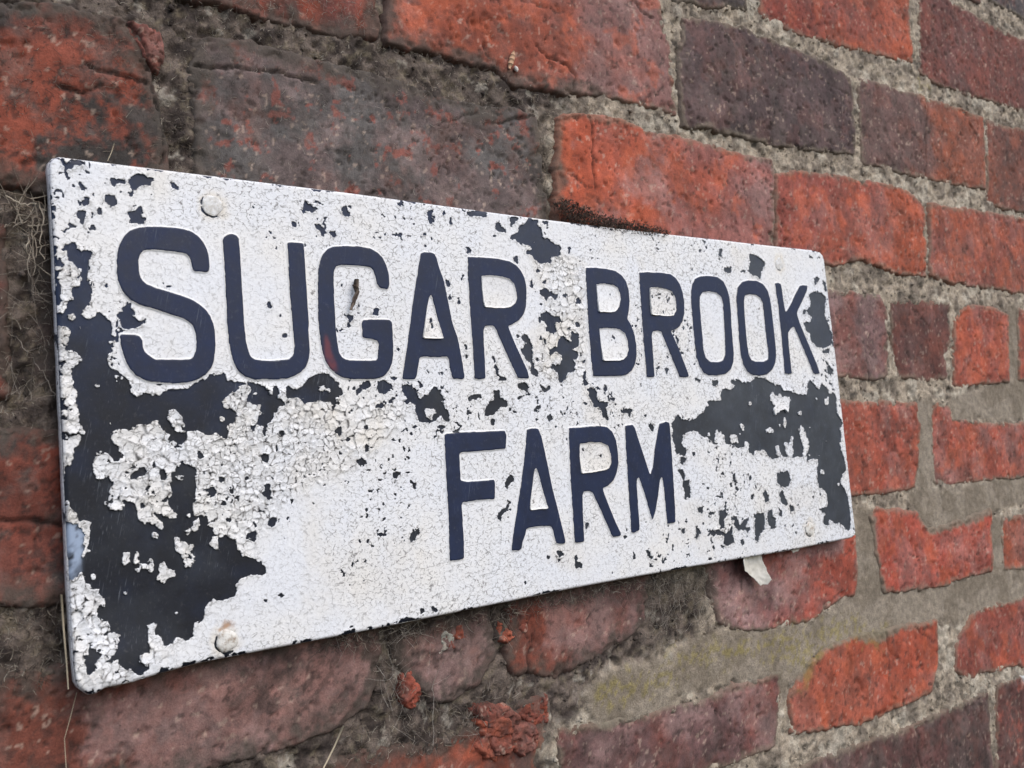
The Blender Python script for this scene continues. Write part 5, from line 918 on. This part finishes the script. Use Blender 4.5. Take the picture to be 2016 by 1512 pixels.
# dark metal panel under the paint
bl = np.zeros_like(lm)
for s in BLUE: raster(bl, P(s), 1)
bl = .75 * np.clip(pick(blur(bl, 2.5)) * (1.05 + fbm(X, Z, 5, 91, 4) * .8), 0, 1) * ss(-.9, .1, fbm(X, Z, 3, 92, 3))
s2 = slice(None, None, 2)
SHEEN = np.clip(ss(-180, 230, X + fbm(X, Z, 60, 97, 4) * 60) * .8 + .25 * fbm(X, Z, 20, 99, 4), 0, 1)  # slate grey rising to the right: grazing sky sheen put into the panel colour
FD = np.clip(ss(90, 175, Z + fbm(X, Z, 50, 98, 4) * 40) + .3 * fbm(X, Z, 12, 100, 4), 0, 1)
link('metal_panel', march('metal_panel', gx[s2], gz[s2], OUTD[s2, s2], (BASEH - .12)[s2, s2], (BASEH - .4)[s2, s2], {'blue': bl[s2, s2], 'red': bl[s2, s2] * 0, 'wear': bl[s2, s2] * 0, 'slate': SHEEN[s2, s2], 'fade': FD[s2, s2]}), M_base, sign)
# the letters, each on its own
rd = np.zeros_like(lm)
for s in RED: raster(rd, P(s), 1)
rd = np.clip(pick(blur(rd, 3.)) * (1 + fbm(X, Z, 4, 93, 3) * .5), 0, 1) * .8
HL = BASEH + .10 + .08 * ss(.5, .75, LS)
WEAR = ss(.66, .53, LS) * ss(.08, .3, fbm(X, Z, 14, 94, 4, .65)) * ss(-.2, .4, fbm(X, Z, 2, 95, 2)) * .8
for ch, o_, one in each:
    a0, a1 = np.searchsorted(gx, [o_[:, 0].min() - 4, o_[:, 0].max() + 4]); b0, b1 = np.searchsorted(gz, [o_[:, 1].min() - 4, o_[:, 1].max() + 4])
    sl_ = (slice(b0, b1), slice(a0, a1)); own = pick(blur(one, 1.5) + wob)[sl_]
    me = march('letter', gx[a0:a1], gz[b0:b1], (own - .5) * 1.3, HL[sl_], (BASEH - .1)[sl_], {'red': rd[sl_], 'blue': rd[sl_] * 0, 'wear': WEAR[sl_], 'slate': rd[sl_] * 0 + .12, 'fade': rd[sl_] * 0 + .5})
    tag(link('letter', me, M_navy, sign), 'raised navy capital letter ' + ch)
# folded rim round the edge
n = len(out); pts = []
for i in range(n):
    a, b = out[i], out[(i + 1) % n]; m = max(1, int(np.hypot(*(b - a)) / 3))
    pts += [a + (b - a) * k / m for k in range(m)]
pts = np.array(pts); m = len(pts); rows = []
wp = np.exp(-(((pts[:, 0] + 285) / 34) ** 2 + ((pts[:, 1] - 2) / 16) ** 2)) * 3.0 + fbm(pts[:, 0], pts[:, 1], 160, 61, 2) * .6
nrm = np.roll(pts, -1, 0) - np.roll(pts, 1, 0); nrm = np.stack([nrm[:, 1], -nrm[:, 0]], -1); nrm /= np.hypot(*nrm.T)[:, None]
if (nrm * (pts - pts.mean(0))).sum() < 0: nrm = -nrm
wv = vn(np.arange(m) * 3.0, np.zeros(m), 9, 3) * .25
for outw, dep in ((-.3, -1.0), (.2, -1.5), (.3, -2.6), (.3, -4.6), (.2, -6.2), (-1.2, -6.4), (-1.4, -3.0)):
    q = pts + nrm * (outw + wv[:, None] * (1 if dep < -2 else .3)); rows.append(np.stack([q[:, 0], -(wp + dep), q[:, 1]], -1))
co = np.concatenate(rows) / 1000; lp = []
ccw = ((pts[:, 0] * np.roll(pts[:, 1], -1)) - (np.roll(pts[:, 0], -1) * pts[:, 1])).sum() > 0
for r in range(len(rows) - 1):
    for i in range(m):
        j = (i + 1) % m; qd = [r * m + i, r * m + j, (r + 1) * m + j, (r + 1) * m + i]; lp += qd[::-1] if ccw else qd
nf = len(lp) // 4; me = raw_mesh('folded_rim', co, np.array(lp), np.arange(nf) * 4, np.full(nf, 4)); set_f(me, 'cream', np.full(len(co), .15)); set_f(me, 'crk', np.ones(len(co)))
link('folded_rim', me, M_rim, sign)
# nail heads
def dome(name, r, h, seed, seg=28):
    v = []; lp = []; tt = []; rings = [(0, 1.0), (.3, .97), (.6, .86), (.82, .66), (.95, .35), (1.0, 0.), (.98, -.5)]
    for k, (u, w) in enumerate(rings):
        for i in range(seg):
            a = 2 * math.pi * i / seg; jr = r * u * (1 + .06 * math.sin(3 * a + seed) + .03 * math.sin(5 * a + 2 * seed))
            v.append((jr * math.cos(a) / 1000, -(h * w + (.12 * math.sin(4 * a + seed * 3) * u)) / 1000, jr * math.sin(a) / 1000))
    for k in range(len(rings) - 1):
        for i in range(seg):
            j = (i + 1) % seg; lp += [k * seg + i, (k + 1) * seg + i, (k + 1) * seg + j, k * seg + j]; tt.append(4)
    return raw_mesh(name, np.array(v), np.array(lp), np.arange(len(tt)) * 4, np.array(tt))
for i, (x, z, r) in enumerate(NAILS):
    o = link('nail', dome('nail', r, [.35, 1.2, .4, .9][i], i + 1), M_nail2 if i in (0, 2) else M_nail, sign, (x / 1000, -.0004, z / 1000))

# ------------------------------------------------------------------ dirt, roots, webs and other loose bits
def P3(s): return [tuple(float(v) for v in t.split(',')) for t in s.split()]
def L3(c): return tuple(lin(c) * ALB)
def in_poly(pl, n):
    lo, hi = pl.min(0), pl.max(0); res = np.zeros((0, 2))
    while len(res) < n:
        q = rng.uniform(lo, hi, (n * 3, 2)); res = np.concatenate([res, q[sdf(q[:, 0], q[:, 1], pl) > 0]])
    return res[:n]
def strand(T_, x, o, z, length, r, colr, flat=.5, wig=.35):
    a = random.uniform(0, 2 * math.pi); b = random.gauss(0, flat); d = Vector((math.cos(a), math.sin(b) * .6, math.sin(a))).normalized()
    p = Vector((x, o, z)); pts = [p.copy()]; n = 4
    for k in range(n):
        d = (d + Vector((random.gauss(0, wig), random.gauss(0, wig * .5), random.gauss(0, wig)))).normalized(); p = p + d * length / n; pts.append(p.copy())
    T_.add(pts, r, r * .5, colr)
BROWN = [(76, 66, 58), (100, 90, 80), (128, 119, 106), (58, 50, 46), (156, 148, 134), (88, 78, 68)]
PALEC = [(150, 142, 130), (120, 112, 104), (170, 164, 152), (96, 88, 82)]
def zone(T_, key, n, cols_, ln, r, o0, o1):
    for x, z in in_poly(P(ZONES[key]), n):
        c = random.choice(cols_); strand(T_, x, random.uniform(o0, o1), z, random.uniform(.5, 1.4) * ln, r * random.uniform(.6, 1.3), L3(c))
D_ = Tubes()
zone(D_, 'joint_top', 1300, BROWN + PALEC[:2], 3, .17, -4, .8); zone(D_, 'joint_c01', 450, BROWN, 3, .16, -5, 0)
zone(D_, 'joint_c12', 400, BROWN[:2] + BROWN[3:4], 3.5, .16, -5, 0); zone(D_, 'left', 450, BROWN, 4, .16, -5, 2)
zone(D_, 'left_low', 450, BROWN, 4, .16, -5, 1); zone(D_, 'under', 800, BROWN + PALEC[1:2], 5, .16, -6, 1.5)
zone(D_, 'gap', 600, PALEC + BROWN[:2], 9, .13, -3, 4); zone(D_, 'under_edge', 700, BROWN + PALEC[1:2], 7, .14, 1, 9)
zone(D_, 'face', 900, PALEC + BROWN[:3], 4, .08, .3, 1.2); zone(D_, 'c0', 350, BROWN[:4], 5, .12, 1, 3); zone(D_, 'b0', 200, PALEC, 4, .1, .3, 1)
o = link('dirt_fibres', D_.build('dirt_fibres', (550, 0, -420)), M_fibre, None, WB); o['kind'] = 'stuff'
tag(o, 'matted brown moss, dust and plant fibres clinging to joints and brick faces', 'dirt')
K = Tubes(); mp = P(MOSS)
for x, z in in_poly(mp, 2600): strand(K, x, random.uniform(4, 14), z + random.uniform(-1.5, 1.5), random.uniform(.8, 2.4), .34, L3(random.choice([(66, 54, 46), (52, 43, 38), (92, 76, 64), (76, 64, 54)])), .9, .6)
c = mp.mean(0); tag(link('moss_clump', K.build('moss_clump', (c[0], 9, c[1])), M_fibre, None, (c[0] / 1000, -.009, c[1] / 1000)), 'dark brown clump of dead moss lying on the top edge of the sign', 'moss')
def threads(name, data, r, cols_, label, cat, extra=0):
    W_ = Tubes(); base = P3(data[0])[0]
    for s in data:
        pts = [Vector(p) for p in P3(s)]; fine = []
        for i in range(len(pts) - 1):
            for k in range(4):
                t = k / 4; p = pts[i].lerp(pts[i + 1], t); p += Vector((random.gauss(0, .5), random.gauss(0, .6), random.gauss(0, .5))); fine.append(p)
        fine.append(pts[-1]); W_.add(fine, r * random.uniform(.7, 1.2), r * .6, L3(random.choice(cols_)), 4)
        for k in range(extra):
            q = random.choice(fine); strand(W_, q.x, q.y, q.z, random.uniform(8, 22), r * .55, L3(random.choice(cols_)), .5, .14)
    o = tag(link(name, W_.build(name, base), M_fibre, None, (base[0] / 1000, -base[1] / 1000, base[2] / 1000)), label, cat); o['kind'] = 'stuff'
threads('dry_roots', ROOTS, .34, [(168, 158, 142), (140, 130, 116), (112, 100, 88)], 'tangle of dry pale roots in the joint left of the sign', 'roots', 4)
threads('cobweb', WEBL, .15, [(150, 142, 132), (120, 112, 102)], 'loose cobweb threads hanging beside the left edge of the sign', 'cobweb', 3)
threads('cobweb', WEBU, .15, [(140, 132, 122), (110, 102, 94), (170, 164, 154)], 'dusty cobweb threads hanging below the lower edge of the sign', 'cobweb', 6)
labs = ['pale dry straw stuck upright in the wall below the sign', 'thin straw sliver standing along the lower left edge of the sign', 'short fine straw above the upper left corner of the sign', 'single long hair hanging below the lower left corner of the sign']
for (s, a, b_), lab in zip(STRAW, labs):
    W_ = Tubes(); pts = P3(s); W_.add(pts, a, b_, L3((178, 166, 142)), 6)
    tag(link('straw' if 'hair' not in lab else 'hair', W_.build('straw', pts[0]), M_fibre, None, (pts[0][0] / 1000, -pts[0][1] / 1000, pts[0][2] / 1000)), lab, 'straw' if 'hair' not in lab else 'hair')
# twig caught on the letter G
tp = P3(TWIG); K = Tubes()
for j in range(3):
    K.add([(x + random.gauss(0, .35), o_ + random.gauss(0, .4) - (.6 if i in (0, len(tp) - 1) else 0), z) for i, (x, o_, z) in enumerate(tp)], 1.1, .6, L3([(70, 58, 50), (104, 92, 82), (52, 44, 40)][j]), 6)
for j in range(5): strand(K, tp[1][0] - .6, 15.6, tp[1][2], 2.2, .9, L3((58, 46, 40)))
tag(link('twig', K.build('twig', tp[-1]), M_fibre, None, (tp[-1][0] / 1000, -.015, tp[-1][2] / 1000)), 'small brown twig stuck on the paint inside the letter G', 'twig')
for s, r, c, nm, lab in ((COCOON[0], 1.9, (184, 148, 118), 'cocoon', 'pale tan insect cocoon on the red brick above the sign'), (COCOON[1], 1.5, (214, 206, 198), 'egg_sac', 'tiny white egg sac beside the tan cocoon')):
    K = Tubes(); q = [Vector(v) for v in P3(s)]
    prof = (.3, .85, 1., .9, .35); pts = [q[0].lerp(q[-1], k / 4) for k in range(5)]
    for k in range(4):
        K.add([pts[k], pts[k + 1]], r * prof[k], r * prof[k + 1], L3(c), 8)
    tag(link(nm, K.build(nm, q[0]), M_fibre, None, (q[0].x / 1000, -q[0].y / 1000, q[0].z / 1000)), lab, 'cocoon' if nm == 'cocoon' else 'egg sac')
# loose flakes of paint hanging under the sign
M_flake, nt, b = new_mat('old_cream_paint'); v = coords(nt); b.inputs['Roughness'].default_value = .7
nt.links.new(mix(nt, ramp(nt, noise(nt, v, 150, 4, .6), [(.4, 0.), (.7, 1.)]), (.62, .60, .54), (.46, .44, .38)), b.inputs['Base Color'])
for i, s in enumerate(FLAKE):
    pl = P(s); lo = pl.min(0) - 1; hi = pl.max(0) + 1; gx_ = np.arange(lo[0], hi[0], .6); gz_ = np.arange(lo[1], hi[1], .6); X_, Z_ = np.meshgrid(gx_, gz_)
    cx, cz = pl.mean(0); F_ = sdf(X_, Z_, pl) + fbm(X_, Z_, 4, 3, 3) * .5; Hf = 6.0 + (Z_ - cz) * -.04 + ((X_ - cx) / 8) ** 2 * 1.5 + fbm(X_, Z_, 6, 9, 3) * .4
    me = march('paint_flake', gx_ - cx, gz_ - cz, F_, Hf, Hf - .5, {})
    tag(link('paint_flake', me, M_flake, None, (cx / 1000, 0, cz / 1000)), ['curled cream paint flake hanging below the lower right of the sign', 'tiny white paint flake at the lower right edge of the sign'][i], 'paint flake')
